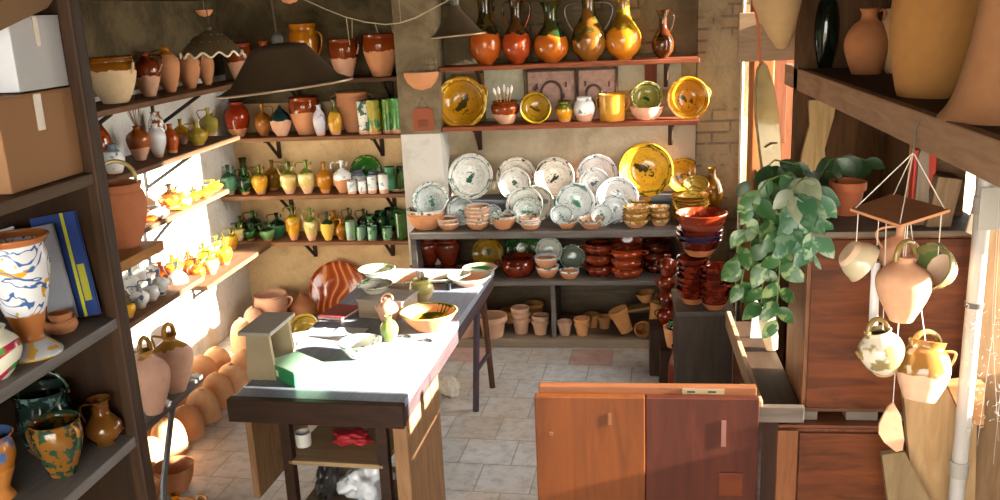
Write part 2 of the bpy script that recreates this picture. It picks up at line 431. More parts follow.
# floor: worn square clay tiles, a few of them red
m, t, b = nt('floor_tiles'); tc = t.nodes.new('ShaderNodeTexCoord')
mp = t.nodes.new('ShaderNodeMapping'); mp.inputs['Rotation'].default_value = (0, 0, .06); t.links.new(tc.outputs['Object'], mp.inputs[0])
bk = t.nodes.new('ShaderNodeTexBrick'); t.links.new(mp.outputs[0], bk.inputs['Vector']); bk.inputs['Scale'].default_value = 1
bk.inputs['Brick Width'].default_value = .27; bk.inputs['Row Height'].default_value = .27; bk.inputs['Mortar Size'].default_value = .005; bk.inputs['Mortar Smooth'].default_value = .4
bk.inputs['Color1'].default_value = c4(hexc('aeb0b2')); bk.inputs['Color2'].default_value = c4(hexc('c6c8cb')); bk.inputs['Mortar'].default_value = c4(hexc('9a9894')); bk.inputs['Bias'].default_value = .1
bk2 = t.nodes.new('ShaderNodeTexBrick'); t.links.new(mp.outputs[0], bk2.inputs['Vector']); bk2.inputs['Scale'].default_value = 1
bk2.inputs['Brick Width'].default_value = .27; bk2.inputs['Row Height'].default_value = .27; bk2.inputs['Mortar Size'].default_value = 0
bk2.inputs['Color1'].default_value = (0, 0, 0, 1); bk2.inputs['Color2'].default_value = (1, 1, 1, 1); bk2.inputs['Bias'].default_value = 0
n1 = noise(t, tc.outputs['Object'], 1.1, 5, .6); n2 = noise(t, tc.outputs['Object'], 14, 5, .7)
c = mix(t, ramp(t, n1, .42, .62), bk.outputs['Color'], mix(t, .5, bk.outputs['Color'], hexc('b89468')))
c = mix(t, math_(t, 'MULTIPLY', ramp(t, bk2.outputs['Color'], .93, .95), .5), c, hexc('b0573c'))
c = mix(t, math_(t, 'MULTIPLY', ramp(t, n2, .45, .7), .6), c, hexc('7d7768'))
sx = t.nodes.new('ShaderNodeSeparateXYZ'); t.links.new(tc.outputs['Object'], sx.inputs[0])
t.links.new(c, b.inputs['Base Color']); b.inputs['Roughness'].default_value = .62
bump(t, b, math_(t, 'ADD', n2, math_(t, 'MULTIPLY', bk.outputs['Fac'], -1.2)), .35, .006); m_floor = m
m_dirt = plaster(hexc('b98f5e'), hexc('a3784a'), hexc('7a5632'), 2, .4, .6)

struct(MB().box((-3.1, -2.6, -.1), (1.8, 6.7, 0)).build('floor', m_floor))
struct(MB().box((-3.05, -2.5, 0), (LW, 6.6, 1.84)).build('wall_left', m_left))
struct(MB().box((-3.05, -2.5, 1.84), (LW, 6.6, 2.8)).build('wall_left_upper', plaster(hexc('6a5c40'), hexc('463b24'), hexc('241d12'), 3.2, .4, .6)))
# back wall: a deeper bay on the left, the main wall, both darker and rougher high up
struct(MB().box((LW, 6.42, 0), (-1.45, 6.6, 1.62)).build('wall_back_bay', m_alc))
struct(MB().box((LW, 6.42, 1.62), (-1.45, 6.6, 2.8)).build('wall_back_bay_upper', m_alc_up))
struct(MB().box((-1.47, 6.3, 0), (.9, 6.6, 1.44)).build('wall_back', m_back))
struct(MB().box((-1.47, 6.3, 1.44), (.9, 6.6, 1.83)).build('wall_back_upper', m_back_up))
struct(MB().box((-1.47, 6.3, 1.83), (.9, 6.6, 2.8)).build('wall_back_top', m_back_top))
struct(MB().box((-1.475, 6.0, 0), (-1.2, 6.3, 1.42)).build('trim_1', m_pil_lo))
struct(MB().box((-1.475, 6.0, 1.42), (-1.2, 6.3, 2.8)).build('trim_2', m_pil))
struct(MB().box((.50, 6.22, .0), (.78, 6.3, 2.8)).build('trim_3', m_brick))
# pale patches and old plank let into the upper back wall
struct(MB().box((-.93, 6.285, 1.48), (-.66, 6.30, 1.82)).build('trim_4', plaster(hexc('a8a48e'), hexc('8f8b74'), hexc('6b6650'), 3)))
struct(MB().box((-.02, 6.285, 1.64), (.40, 6.30, 1.82)).build('trim_5', plaster(hexc('8f8a76'), hexc('7a735c'), hexc('5a5240'), 3)))
struct(MB().box((-1.16, 6.275, 1.46), (-.93, 6.30, 1.79)).build('trim_6', wood(hexc('5a4228'), hexc('7a5a3a'), .8, 1, 2)))
struct(MB().box((.16, 6.27, 1.44), (.24, 6.30, 1.82)).build('trim_7', wood(hexc('5a2a18'), hexc('43200f'), .8, 1, 2)))
# right wall: x = .8 far part with the door opening, a return at y 4.8, x = 1.2 near part with the low window
struct(MB().box((.8, 4.4, 0), (.98, 5.9, 1.2)).build('wall_right_sill', m_rwall))
struct(MB().box((.8, 4.4, 2.46), (.98, 6.3, 2.8)).build('wall_right_head', m_rwall))
struct(MB().box((.8, 4.36, 0), (1.38, 4.46, 2.8)).build('wall_right_return', m_rwall))
struct(MB().box((1.2, -2.5, 0), (1.38, 4.36, 1.06)).build('wall_right_low', m_rwall))
struct(MB().box((1.2, -2.5, 1.6), (1.38, 4.36, 2.8)).build('wall_right_high', m_rwall))
struct(MB().box((1.2, 4.0, 1.06), (1.38, 4.36, 1.6)).box((1.2, 2.8, 1.06), (1.38, 3.12, 1.6)).box((1.2, -2.5, 1.06), (1.38, 2.35, 1.6)).build('wall_right_piers', m_rwall))  # gap nearest the camera: unseen opening added so sun strikes the wind chime
m_jamb = wood(hexc('a8683a'), hexc('7e4622'), .5, 1, 2)
struct(MB().box((.80, 5.84, 0), (.87, 5.98, 2.46), bev=.01).box((.78, 5.62, 0), (.90, 5.84, 2.46), bev=.008).box((.80, 5.98, 0), (.87, 6.26, .95)).build('door_1', m_jamb))  # last box: low block added in the slit to keep sun off the counter
struct(MB().box((.785, 6.20, .0), (.80, 6.26, 2.5), bev=.006).build('trim_8', plain(hexc('e6e4de'), .5)))
# door leaf folded back outside the opening
e = empty('door_2', (.9, 6.02, 0), 'wooden door leaf folded back outside', 'door'); struct(e)
for k in ('label', 'category'): del e[k]
MB().box((.0, 0, .05), (.21, .045, 2.4), bev=.006).build('leaf', wood(hexc('6e4226'), hexc('522e18'), .5, 1, 2), e)
MB().box((.03, -.012, .3), (.14, 0, 1.1)).box((.03, -.012, 1.3), (.14, 0, 2.2)).build('panel', wood(hexc('5c3620'), hexc('452614'), .5, 1, 2), e)
MB().tube([(.12, -.0, 1.18), (.12, -.045, 1.18), (.08, -.045, 1.17)], .009).build('door_handle', plain(hexc('8a8478'), .3, .9), e)
# ceiling: boards on beams
struct(MB().box((-3.05, -2.5, 2.8), (1.4, 6.6, 2.9)).build('ceiling', wood(hexc('4a3320'), hexc('2e2012'), .85, .6, 1)))
for i, y in enumerate((2.0, 3.4, 4.8, 6.1)):
    struct(MB().box((LW, y, 2.66), (1.2, y + .12, 2.8), bev=.01).build('trim_%d' % (9 + i), wood(hexc('4a3320'), hexc('2e2012'), .85, .6, 0)))

# ---------------------------------------------------------------- light
sc = bpy.context.scene
sc.view_settings.view_transform = 'Standard'; sc.view_settings.look = 'None'; sc.view_settings.gamma = 1; sc.view_settings.exposure = .55
sc.view_settings.use_curve_mapping = False
w = bpy.data.worlds.new('sky'); sc.world = w; w.use_nodes = True; bg = w.node_tree.nodes['Background']
bg.inputs[0].default_value = (1.0, .95, .87, 1); bg.inputs[1].default_value = 10.5
sd = bpy.data.lights.new('sun', 'SUN'); sd.energy = 40; sd.angle = math.radians(.9); sd.color = (1, .93, .80)
so = bpy.data.objects.new('sun', sd); COL.objects.link(so)
d = Vector((-1, .06, -.287)).normalized(); so.rotation_euler = d.to_track_quat('-Z', 'Y').to_euler(); so.location = (6, 5, 4)
# ground outside
struct(MB().box((-14, -16, -.2), (14, -2.6, -.02)).build('ground', plain(hexc('8f8468'), .95)))
struct(MB().box((1.8, -2.6, -.2), (14, 14, -.02)).build('ground', plain(hexc('b5a98c'), .95)))

# ================================================================ SHELVES AND FURNITURE
m_shelf = wood(hexc('8a6244'), hexc('6a452c'), .7, 1, 0)
m_shelf_red = wood(hexc('8c4a2c'), hexc('6e3620'), .6, 1, 0)
m_shelf_y = wood(hexc('7a5a42'), hexc('5d4230'), .7, 1, 1)
m_dark = wood(hexc('3c2a1e'), hexc('2a1c12'), .7, 1, 2)
m_grey = wood(hexc('6c645e'), hexc('56504c'), .6, 1, 0)
m_grey_y = wood(hexc('77736f'), hexc('5e5b58'), .5, 1, 1)
m_iron = plain(hexc('2b2622'), .6, .3)
def bracket(x, y, z, dz=.14, dy=-.13, w=.018):
    return MB().box((x - w / 2, y + dy, z - .02), (x + w / 2, y, z - .002)).box((x - w / 2, y - .016, z - dz), (x + w / 2, y, z - .002)).tube([(x, y - .01, z - dz + .01), (x, y + dy * .85, z - .015)], w * .4, 6)
def shelf_back(z, x0, x1, yf, yb, label, m=m_shelf, brk=(), th=.028):
    e = empty('wall_shelf', ((x0 + x1) / 2, (yf + yb) / 2, z), label, 'shelf')
    ox, oy = (x0 + x1) / 2, (yf + yb) / 2
    MB().box((x0 - ox, yf - oy, -th), (x1 - ox, yb - oy, 0), bev=.005).build('board', m, e)
    for x in brk: bracket(x - ox, yb - oy, -th, .17, -(yb - yf) * .75, .03).build('bracket', m_dark, e)
    return e
SA, SB, SC, ST = 1.413, 1.0, .66, 1.80
shelf_back(ST, -2.84, -1.478, 6.08, 6.42, 'highest board of the far left bay, carrying dipped clay pots', wood(hexc('5a3c28'), hexc('432a1a'), .7, 1, 0), (-2.3, -1.62))
shelf_back(SA, -2.84, -1.478, 6.08, 6.42, 'bay board with the white, olive and green beakers at one end', m_shelf, (-2.5, -1.72))
shelf_back(SB, -2.84, -1.478, 6.08, 6.42, 'bay board with the green plate and small white mugs', m_shelf, (-2.45, -1.66))
shelf_back(SC, -2.84, -1.478, 6.08, 6.42, 'lowest board in the bay, full of small green and yellow jugs', m_shelf, (-2.3, -1.7))
S1, S2 = 1.852, 1.46
shelf_back(S1, -1.19, .50, 6.02, 6.298, 'reddish top board under the row of big glazed pitchers', m_shelf_red, (-.95, .3))
shelf_back(S2, -1.19, .50, 6.0, 6.285, 'reddish board under the amber basins and the white jar', m_shelf_red, (-.98, .33))
# left wall shelves
def shelf_left(z, y0, y1, label, x1=-2.5, m=m_shelf_y, brk=(), th=.03, x0=LW):
    e = empty('wall_shelf', ((x0 + x1) / 2, (y0 + y1) / 2, z), label, 'shelf'); oy = (y0 + y1) / 2; ox = (x0 + x1) / 2
    MB().box((x0 - ox, y0 - oy, -th), (x1 - ox, y1 - oy, 0), bev=.005).build('board', m, e)
    for y in brk: MB().tube([(x0 - ox + .01, y - oy, -.22), (x1 - ox - .03, y - oy, -th)], .011, 6).box((x0 - ox, y - oy - .012, -.24), (x0 - ox + .012, y - oy + .012, -th)).build('bracket', m_iron, e)
    return e
L1, L2, L3, L4 = 1.815, 1.48, 1.175, .735
shelf_left(2.38, 3.6, 6.0, 'dark high empty board under the ceiling', m=m_dark)
shelf_left(L1, 3.3, 5.9, 'high left board with big two-tone clay pots', brk=(4.3, 5.3))
shelf_left(L2, 3.3, 5.75, 'left board with brown, white and yellow jugs in a row', brk=(4.1, 5.1))
shelf_left(L3, 3.2, 4.12, 'short thick left board carrying the big plain clay pot', brk=(3.8,), x1=-2.25, m=wood(hexc('a5743f'), hexc('7d532b'), .6, 1, 1), th=.05)
shelf_left(1.12, 4.2, 5.75, 'narrow left board in the sun with yellow jugs', brk=(5.0,), x1=-2.62)
shelf_left(L4, 3.3, 5.0, 'left board in the sun with the white jugs', brk=(4.0,))
shelf_left(SC, 5.02, 6.07, 'low left board in the sun, meeting the bay shelf', brk=(5.5,))
LP = .66
shelf_left(LP, 2.4, 3.66, 'grey low board carrying the two pale water jugs', x1=-1.9, x0=-2.2, m=m_grey_y, th=.035)
MB().tube([(-1.93, 3.42, LP - .035), (-1.97, 3.32, .30), (-1.99, 3.28, .0)], .014, 6).build('shelf_strut', plain(hexc('6a6e74'), .5, .4), None)
tag(bpy.data.objects['shelf_strut'], 'grey metal strut under the board of pale water jugs', 'strut')
MB().tube([(-2.15, 2.6, LP - .035), (-2.15, 2.6, 0)], .014, 6).build('shelf_strut', plain(hexc('6a6e74'), .5, .4), None, label='grey metal strut hidden behind the dark cabinet', category='strut')

# tall dark shelf unit in the left foreground
UX, UD, UY = -1.3, -1.75, 2.1
FZ = (1.855, 1.475, 1.14, .74)
e = empty('shelf_unit', (UX, UY, 0), 'tall dark open shelf unit with grey shelf edges near the camera', 'shelf unit')
def rel(mb): return mb
T = Matrix.Translation((-UX, -UY, 0))
m_unit = wood(hexc('35220f'), hexc('25170c'), .65, 1, 2)
MB().box((UD, UY, 0), (UX, UY + .028, 2.75), M=T, bev=.006).build('end_panel', m_unit, e)
MB().box((UD - .02, .6, 0), (UD, UY + .028, 2.75), M=T).build('back_panel', m_unit, e)
MB().box((UX - .028, UY - .012, 0), (UX + .008, UY + .036, 2.75), M=T, bev=.006).build('post', wood(hexc('45301f'), hexc('2f1e12'), .6, 1, 2), e)
for i, z in enumerate(FZ):
    MB().box((UD, .6, z - .03), (UX, UY, z), M=T, bev=.006).build('shelf_board', [wood(hexc('5e4a34'), hexc('49382a'), .6, 1, 1), m_grey_y][i > 0], e)

# counter along the back wall
CT = .8
e = empty('counter', (-.4, 5.75, 0), 'long grey counter along the back wall, loaded with bowls', 'counter')
T = Matrix.Translation((.4, -5.75, 0))
MB().box((-1.40, 5.73, CT - .045), (.60, 6.298, CT), M=T, bev=.006).build('top', m_grey, e)
MB().box((-1.40, 5.75, 0), (-1.36, 6.0, CT - .045), M=T).box((-1.19, 6.0, 0), (-1.17, 6.29, CT - .045), M=T).build('side_panel', m_grey, e)
MB().box((-1.19, 6.08, CT + .11), (.49, 6.298, CT + .14), M=T, bev=.005).box((-1.19, 6.10, CT), (.49, 6.13, CT + .11), M=T).build('raised_step', wood(hexc('70767c'), hexc('5c6268'), .5, 1, 0), e)
MB().box((-1.36, 5.74, .43), (.55, 6.29, .46), M=T, bev=.005).build('middle_shelf', m_grey, e)
MB().box((-1.36, 6.275, .06), (.55, 6.292, CT - .045), M=T).build('back_panel', wood(hexc('6a5c4a'), hexc('504436'), .8, 1, 0), e)  # dark sheet added so the sunlit wall under the counter reads as shade
MB().box((-.475, 5.75, .06), (-.445, 6.29, .43), M=T).build('divider', m_grey, e)
MB().box((-1.36, 5.72, 0), (.42, 6.29, .06), M=T, bev=.006).build('plinth', wood(hexc('8a7a66'), hexc('75675a'), .7, 1, 0), e)

# long work table
TR = Matrix.Translation((-1.2, 3.18, 0)) @ Matrix.Rotation(math.radians(-3.4), 4, 'Z')
e = empty('work_table', (-1.2, 3.18, 0), 'long grey-topped work table half in bright sun', 'table', rot=(0, 0, math.radians(-3.4)))
m_tt = wood(hexc('9298a6'), hexc('7a808f'), .42, 1, 1, grime=.25); m_tb = wood(hexc('3a2418'), hexc('28180e'), .6, 1, 0); m_ts = wood(hexc('9a7552'), hexc('7c5a3c'), .65, 1, 2)
MB().box((-.36, .02, .715), (.35, 1.88, .75), bev=.005).build('tabletop', m_tt, e)
MB().box((-.37, -.02, .655), (.36, .02, .752), bev=.005).build('front_rail', m_tb, e)
MB().box((.30, .06, .64), (.345, 1.86, .715)).box((-.345, .06, .64), (-.30, 1.86, .715)).build('side_rail', wood(hexc('4a3a3c'), hexc('362a2c'), .6, 1, 1), e)
MB().box((.285, .06, 0), (.345, .56, .655), bev=.005).build('side_panel', m_ts, e)
MB().box((-.345, .06, .27), (-.315, .60, .655), bev=.005).build('side_panel', m_ts, e)
for x in (-.17, .24):
    MB().box((x - .022, .05, 0), (x + .022, .09, .655), bev=.004).build('leg', m_tb, e)
MB().box((-.17, .05, .44), (.24, .46, .46), bev=.004).build('shelf', wood(hexc('a58a68'), hexc('8c7252'), .6, 1, 0), e)
MB().box((-.17, .05, .19), (.24, .50, .21), bev=.004).build('shelf', wood(hexc('6a5a48'), hexc('52453a'), .6, 1, 0), e)
MB().box((-.19, .44, 0), (-.15, .48, .655)).box((.22, .44, 0), (.26, .48, .655)).build('leg', m_tb, e)
m_tr = wood(hexc('4a3c46'), hexc('3a3038'), .6, 1, 2)
for s, x0, x1 in ((0, .20, .28), (1, .33, .36)):
    pass
MB().tube([(.30, 1.62, .70), (.27, 1.56, 0)], .02, 6).build('trestle_leg', m_tr, e)
MB().tube([(.30, 1.74, .70), (.30, 1.90, 0)], .02, 6).build('trestle_leg', wood(hexc('5a3a2c'), hexc('40261a'), .6, 1, 2), e)
MB().tube([(.283, 1.58, .24), (.30, 1.85, .24)], .014, 6).build('trestle_bar', m_tr, e)
MB().tube([(-.30, 1.62, .70), (-.27, 1.56, 0)], .02, 6).build('trestle_leg', m_tr, e)
MB().tube([(-.30, 1.74, .70), (-.30, 1.90, 0)], .02, 6).build('trestle_leg', m_tr, e)

# dark cabinet under the stacked brown bowls
PZ = .635
e = empty('low_cabinet', (.43, 4.8, 0), 'dark low cabinet under the stacked brown bowls by the door', 'cabinet')
MB().box((-.15, -.19, 0), (.14, .20, PZ - .025), bev=.005).build('body', wood(hexc('4a4038'), hexc('3a322c'), .5, 1, 2), e)
MB().box((-.16, -.20, PZ - .025), (.15, .21, PZ), bev=.005).build('top', wood(hexc('5a544e'), hexc('48423c'), .4, 1, 0), e)
tag(MB().tube([(.6, 4.70, .0), (.645, 4.86, .72)], .012, 6).build('wooden_stick', wood(hexc('a5815c'), hexc('86643f'), .6)), 'thin wooden stick leaning beside the dark low cabinet', 'stick')

# wooden door panel standing in the foreground
DY = 2.7
a = at(534, 395, 'y', DY); b_ = at(760, 395, 'y', DY); xm = at(645, 397, 'y', DY).x - a.x
e = empty('wooden_door', (a.x, DY, 0), 'large reddish-brown wooden door standing on edge in the foreground', 'door panel')
W_ = b_.x - a.x; TZ = .995
MB().box((0, 0, 0), (xm, .03, TZ), bev=.004).build('left_panel', wood(hexc('6a3610'), hexc('552a0c'), .5, .7, 2, grime=.12), e)
MB().box((xm + .002, .002, 0), (W_, .03, TZ), bev=.004).build('right_panel', wood(hexc('4c2010'), hexc('3a160a'), .5, .7, 2, grime=.12), e)
MB().box((.012, .03, .0), (W_ - .005, .062, TZ + .025), bev=.004).build('rear_frame', wood(hexc('78482a'), hexc('5c361e'), .5, .8, 0), e)
MB().box((.47, .0265, TZ + .002), (.60, .030, TZ + .021)).box((.485, .024, TZ + .008), (.51, .0266, TZ + .014), 1).box((.55, .024, TZ + .008), (.575, .0266, TZ + .014), 1).build('lock_plate', [plain(hexc('8c7a60'), .4, .6), plain(hexc('181210'), .6)], e)
MB().box((.045, -.003, .86), (.057, 0, .872)).box((.235, -.002, .90), (.245, 0, .94)).build('chip', plain(hexc('6a3c1c'), .6), e)
MB().box((.59, -.001, .83), (.605, .002, .92)).build('tape', plain(hexc('6e463e'), .4), e)
MB().box((.585, -.004, .66), (.66, .0, .74), bev=.002).build('patch', wood(hexc('6e3418'), hexc('5a2810'), .4, .8, 0), e)

# ================================================================ POTTERY
m_dipamb = pot(AMBER, TAN, .62); m_dipbrn = pot(BROWN, CLAY, .45); m_dipbrn6 = pot(BROWN, CLAY, .60); m_dipbrn5 = pot(hexc('7e3410'), PINK, .52)
m_amb = pot(AMBER, CLAY, .10, BROWN, .3); m_ambp = pot(AMBER, CLAY, .12); m_dark_ol = pot(hexc('5a4416'), AMBER, .52, DGRN, .6)
m_pit = [pot(hexc('3c3010'), hexc('a8501a'), .44, hexc('241f0c'), .5, br=.09), pot(hexc('4a2c12'), hexc('a0401a'), .46, hexc('24200e'), .5, br=.09), pot(hexc('34300f'), hexc('a8581a'), .44, DGRN, .4, br=.09), pot(hexc('6a4418'), hexc('7a4e1c'), .3, hexc('3a3412'), .5, br=.09), pot(hexc('8a5e1a'), hexc('b8701c'), .44, OLV, .4, br=.09), pot(hexc('48220f'), hexc('4e2a12'), .4, hexc('2c1c0c'), .4, br=.09)]
m_ybig = None
m_gy = pot(YEL, CLAY, .16, GRN, .22, 10); m_y = pot(YEL, CLAY, .14, hexc('c98a1c'), .4, neck=hexc('5a5a1c')); m_yt = pot(OLV, YEL, .62, GRN, .5); m_ycream = pot(hexc('e6c878'), PINK, .16, hexc('e0d8a0'), .4, neck=hexc('5c6a24'), tn=.60)
m_g = pot(GRN, CLAY, .14, DGRN, .45); m_gl = pot(hexc('5f9a76'), hexc('9a8a66'), .12, hexc('8fc0a0'), .5, neck=hexc('1f4a34'), tn=.60); m_dg = pot(DGRN, CLAY, .12, GRN, .4); m_dgc = pot(hexc('183a38'), PINK, .50)
m_mint = pot(LGRN, CLAY, .12, hexc('6fa060'), .4, neck=DGRN, tn=.55); m_yg = pot(hexc('b8a83a'), CLAY, .10, GRN, .42)
m_wh = pot(WHT, CLAY, .12); m_whg = pot(WHT, CLAY, .22, hexc('5f8f86'), .35, 22); m_whb = pot(WHT, PALE, .1, hexc('586a74'), .25, 26, neck=hexc('6a7a84'), tn=.72); m_whc = pot(WHT, CLAY, .42, hexc('7d8f96'), .3, 20)
m_red = pot(hexc('8f2b10'), CLAY, .22); m_redall = pot(hexc('7c2a12'), CLAY, -2, hexc('4e180a'), .4); m_org = pot(hexc('c4561a'), CLAY, .1); m_brn = pot(hexc('a0501a'), PINK, .36)
m_brnall = pot(hexc('5e1d0e'), CLAY, .28); m_brnall2 = pot(hexc('6e2410'), hexc('b87348'), .34)

# ---- top board of the main back wall: big glazed pitchers
G = 'big glazed pitchers on the top board'
R1 = [(483, -8, 33, 'ewer', 0, 'big pitcher, olive neck and orange belly, nearest the small hanging lamp', (('side', 60),)),
      (515, -3, 30, 'ewer', 1, 'big brown pitcher with a slim red-brown belly between two olive ones', (('side', 20), ('side', 160))),
      (550, 2, 36, 'ewer', 2, 'big round pitcher with dark green shoulders over an orange belly', (('side', 80),)),
      (588, -12, 36, 'ewer', 3, 'big brown pitcher with two tall looping handles', (('side', 0, {'z0': .42, 'z1': .8, 'out': .5, 'th': .05}), ('side', 180, {'z0': .42, 'z1': .8, 'out': .5, 'th': .05}))),
      (623, -10, 36, 'ewer', 4, 'big amber-yellow pitcher with round orange belly', (('side', 90),)),
      (663, 10, 22, 'ewer', 5, 'small dark brown pitcher at the door end of the top board', (('side', 0),))]
for px, yt, w_, k, i, lb, H in R1:
    on_y(k, px, yt, w_, 6.16, S1, m_pit[i], lb, H=H, group=G, name='glazed_pitcher', cat='pitcher', rz=0)
# ---- second board
lean(461, 52, 6.08, S2 - .02, dish(hexc('b07c14'), hexc('d8b850'), hexc('3c340c'), scale=5), 'big amber two-handled basin leaning at the pillar end of the board', name='basin', cat='basin', tilt=10, cup=.24, H=(25, 155), depthk='bowl', back=pot(AMBER, CLAY, -2))
zz = .022
on_y('olla', 505, 101, 29, 6.14, S2, pot(BROWN, PINK, .45), 'brown and pink crock holding white-handled brushes', name='crock', cat='crock')
e_x = col_x(505, 6.14, S2 + .1)
for i, (dx, dz, l) in enumerate(((-.055, .0, 'leftmost'), (-.03, .01, ''), (.02, .0, ''), (.045, .015, ''), (.0, .02, ''))):
    tp = Vector((e_x + dx * 1.25, 6.13 + random.uniform(-.03, .03), S2 + .24 + dz)); bt = Vector((e_x + dx * .3, 6.14, S2 + .03))
    ee = empty('paint_brush', bt, 'thin white-handled brush standing in the brown crock', 'brush', 'brushes in the brown crock')
    MB().tube([(0, 0, 0), (tp - bt) * .8], [.003, .005]).build('brush_handle', plain(hexc('c9a06a'), .5), ee)
    MB().tube([(tp - bt) * .78, (tp - bt) * .9, (tp - bt)], [.006, .011, .004]).build('bristles', plain(hexc('e4ddd2'), .8), ee)
lean(535, 32, 6.06, S2, dish(hexc('a8801c'), hexc('3c4a14'), hexc('5c3a10'), scale=7), 'small dark amber bowl tipped to show its inside', name='bowl', cat='bowl', tilt=12, cup=.30, depthk='cup', back=m_ambp)
on_y('jar', 564, 101, 18, 6.14, S2, m_y, 'small yellow jar with a green-marked lip', H=())
on_y('jar', 584, 97, 22, 6.14, S2, pot(WHT, PINK, .30, hexc('6a7a80'), .18, 18), 'white round jar with blue-green lip on the second board')
on_y('mug', 612, 94, 28, 6.14, S2, pot(hexc('d39a30'), hexc('c9861e'), .3, AMBER, .3), 'wide honey-yellow pitcher with handles at both sides', name='pitcher', H=(('side', 10, {'out': .34, 'z0': .35, 'z1': .9}), ('side', 170, {'out': .28, 'z0': .4, 'z1': .9})))
stack('cup', 647, 34, 6.13, S2, 1, .085, .0, PINKM, 'plain pink clay bowl with an olive bowl in it, %s', 'bowl on the second board')
for o in list(bpy.data.objects):
    if o.get('label', '').startswith('plain pink clay bowl with an olive'): o['label'] = 'plain pink clay bowl with an olive bowl tipped inside it'; del o['group']
lean(647, 32, 6.05, S2 + .06, dish(hexc('7a7430'), hexc('cfc9a0'), DGRN, scale=6), 'olive and cream bowl tipped inside a plain clay bowl', name='bowl', cat='bowl', tilt=24, cup=.3, depthk='cup', back=PINKM, H=(160,))
lean(687, 43, 6.06, S2, dish(hexc('c08018'), hexc('d8b450'), hexc('3c3a10'), scale=5), 'amber basin tilted at the door end of the second board', name='basin', cat='basin', tilt=12, cup=.26, yaw=8, H=(15,), depthk='bowl', back=pot(hexc('d8b450'), CLAY, -2))
# carved relief tile in two pieces
m_rel = plain(hexc('957668'), .85, vary=.25, scale=30); m_rel2 = plain(hexc('4a342c'), .9, vary=.2, scale=40)
xa, xb, xc = col_x(527, 6.26, 1.6), col_x(577, 6.26, 1.6), col_x(617, 6.26, 1.6)
def relief(x0, x1, label, arches):
    z0, z1 = S2, S2 + .34
    e = empty('relief_tile', (x0, 6.285, z0), label, 'relief', 'carved relief tiles on the second board')
    W = x1 - x0; mb = MB().box((0, -.03, 0), (W, 0, z1 - z0), bev=.004); mb.build('slab', m_rel, e)
    mb = MB().box((0, -.04, 0), (.012, -.03, .34)).box((W - .012, -.04, 0), (W, -.03, .34)).box((0, -.04, .325), (W, -.03, .34))
    for (cx_, cz, r) in arches:
        mb.tube([(cx_ + r * math.cos(u), -.034, cz + r * math.sin(u) * 1.15) for u in [PI * k / 12 for k in range(13)]], .009, 6)
        mb.tube([(cx_ - r, -.034, .02), (cx_ - r, -.034, cz)], .009, 6).tube([(cx_ + r, -.034, .02), (cx_ + r, -.034, cz)], .009, 6)
    rr = random.Random(int(W * 1e4))
    for k in range(26):
        px_, pz = rr.uniform(.03, W - .03), rr.choice([.05, .1, .15, .21, .27]) + rr.uniform(-.01, .01)
        if any(abs(px_ - a_[0]) < a_[2] for a_ in arches): continue
        mb.box((px_ - .006, -.045, pz), (px_ + .006, -.028, pz + .035))
    mb.build('carving', m_rel2, e); return e
relief(xa, xb - .004, 'brown carved relief tile with a round arch and small figures', [(.17, .18, .07)])
relief(xb + .004, xc, 'plainer brown relief tile with a narrow arched door', [(.11, .17, .05)])
# ---- big dishes on the raised step
SP = CT + .14
d_w = dish(hexc('ecebe2'), hexc('3f7a60'), hexc('2f5f4c')); d_wn = dish(hexc('e6e0d0'), hexc('38382c'), hexc('343428')); d_wb = dish(hexc('e4e6e4'), hexc('465c66'), hexc('4f6c74'), brush=.5)
d_ye = dish(hexc('d4a22c'), hexc('3c4c18'), hexc('3a3010')); d_yo = dish(hexc('b98a24'), hexc('3c4418'), hexc('4a3210'))
GB = 'big dishes leaning along the raised step'
lean(470, 46, 6.14, SP, d_w, 'big white dish with a green stroke, beside the pillar', group=GB, name='dish', cat='dish')
lean(516, 41, 6.16, SP, d_wn, 'white dish half hidden behind a smaller brown-flecked dish', group=GB, name='dish', cat='dish')
lean(514, 33, 6.08, SP, dish(hexc('eae9e0'), hexc('4a6a4e'), hexc('3f5f4c'), scale=8), 'smaller white dish in front of another white one, dark green stroke', group=GB, name='dish', cat='dish')
lean(554, 41, 6.14, SP, d_wn, 'white dish with dark rim dabs and black stroke, near the wall crack', group=GB, name='dish', cat='dish')
lean(597, 42, 6.17, SP, d_wb, 'white dish with grey-blue rim, a smaller dish nested before it', group=GB, name='dish', cat='dish')
lean(594, 31, 6.09, SP, d_wb, 'small pale blue dish nested before a bigger white one', group=GB, name='dish', cat='dish')
lean(646, 55, 6.12, SP - .005, d_ye, 'largest yellow dish with a dark brushed stroke', group=GB, name='dish', cat='dish')
lean(683, 36, 6.20, SP, d_yo, 'amber dish with dark stroke, behind the stacked yellow plates', group=GB, name='dish', cat='dish', yaw=10)
# ---- front row on the counter
m_wbowl = [pot(WHT, CLAY, .80, hexc('6f8f84'), .35, 24), pot(hexc('e6e2d4'), CLAY, .76, hexc('5a6e64'), .4, 30)]
m_spk = dish(hexc('e4eae6'), hexc('2f6f68'), hexc('4a8078'), brush=.72, scale=16); m_spg = dish(hexc('dfe6dc'), hexc('2f6048'), hexc('4a7a62'), brush=.65, scale=14)
stack('cup', 427, 39, 5.88, CT, 2, .10, .035, [CLAYM, m_wbowl[1]], 'big clay bowl by the pillar, %s', 'big bowls beside the pillar')
lean(428, 37, 5.80, CT + .10, m_spk, 'teal-speckled white bowl tipped on the big clay bowls', name='bowl', cat='bowl', tilt=32, cup=.34, depthk='cup', back=pot(WHT, CLAY, .5))
lean(460, 29, 5.94, CT, m_spk, 'small teal-speckled bowl leaning behind low stacks of clay bowls', name='bowl', cat='bowl', tilt=14, cup=.3, depthk='cup')
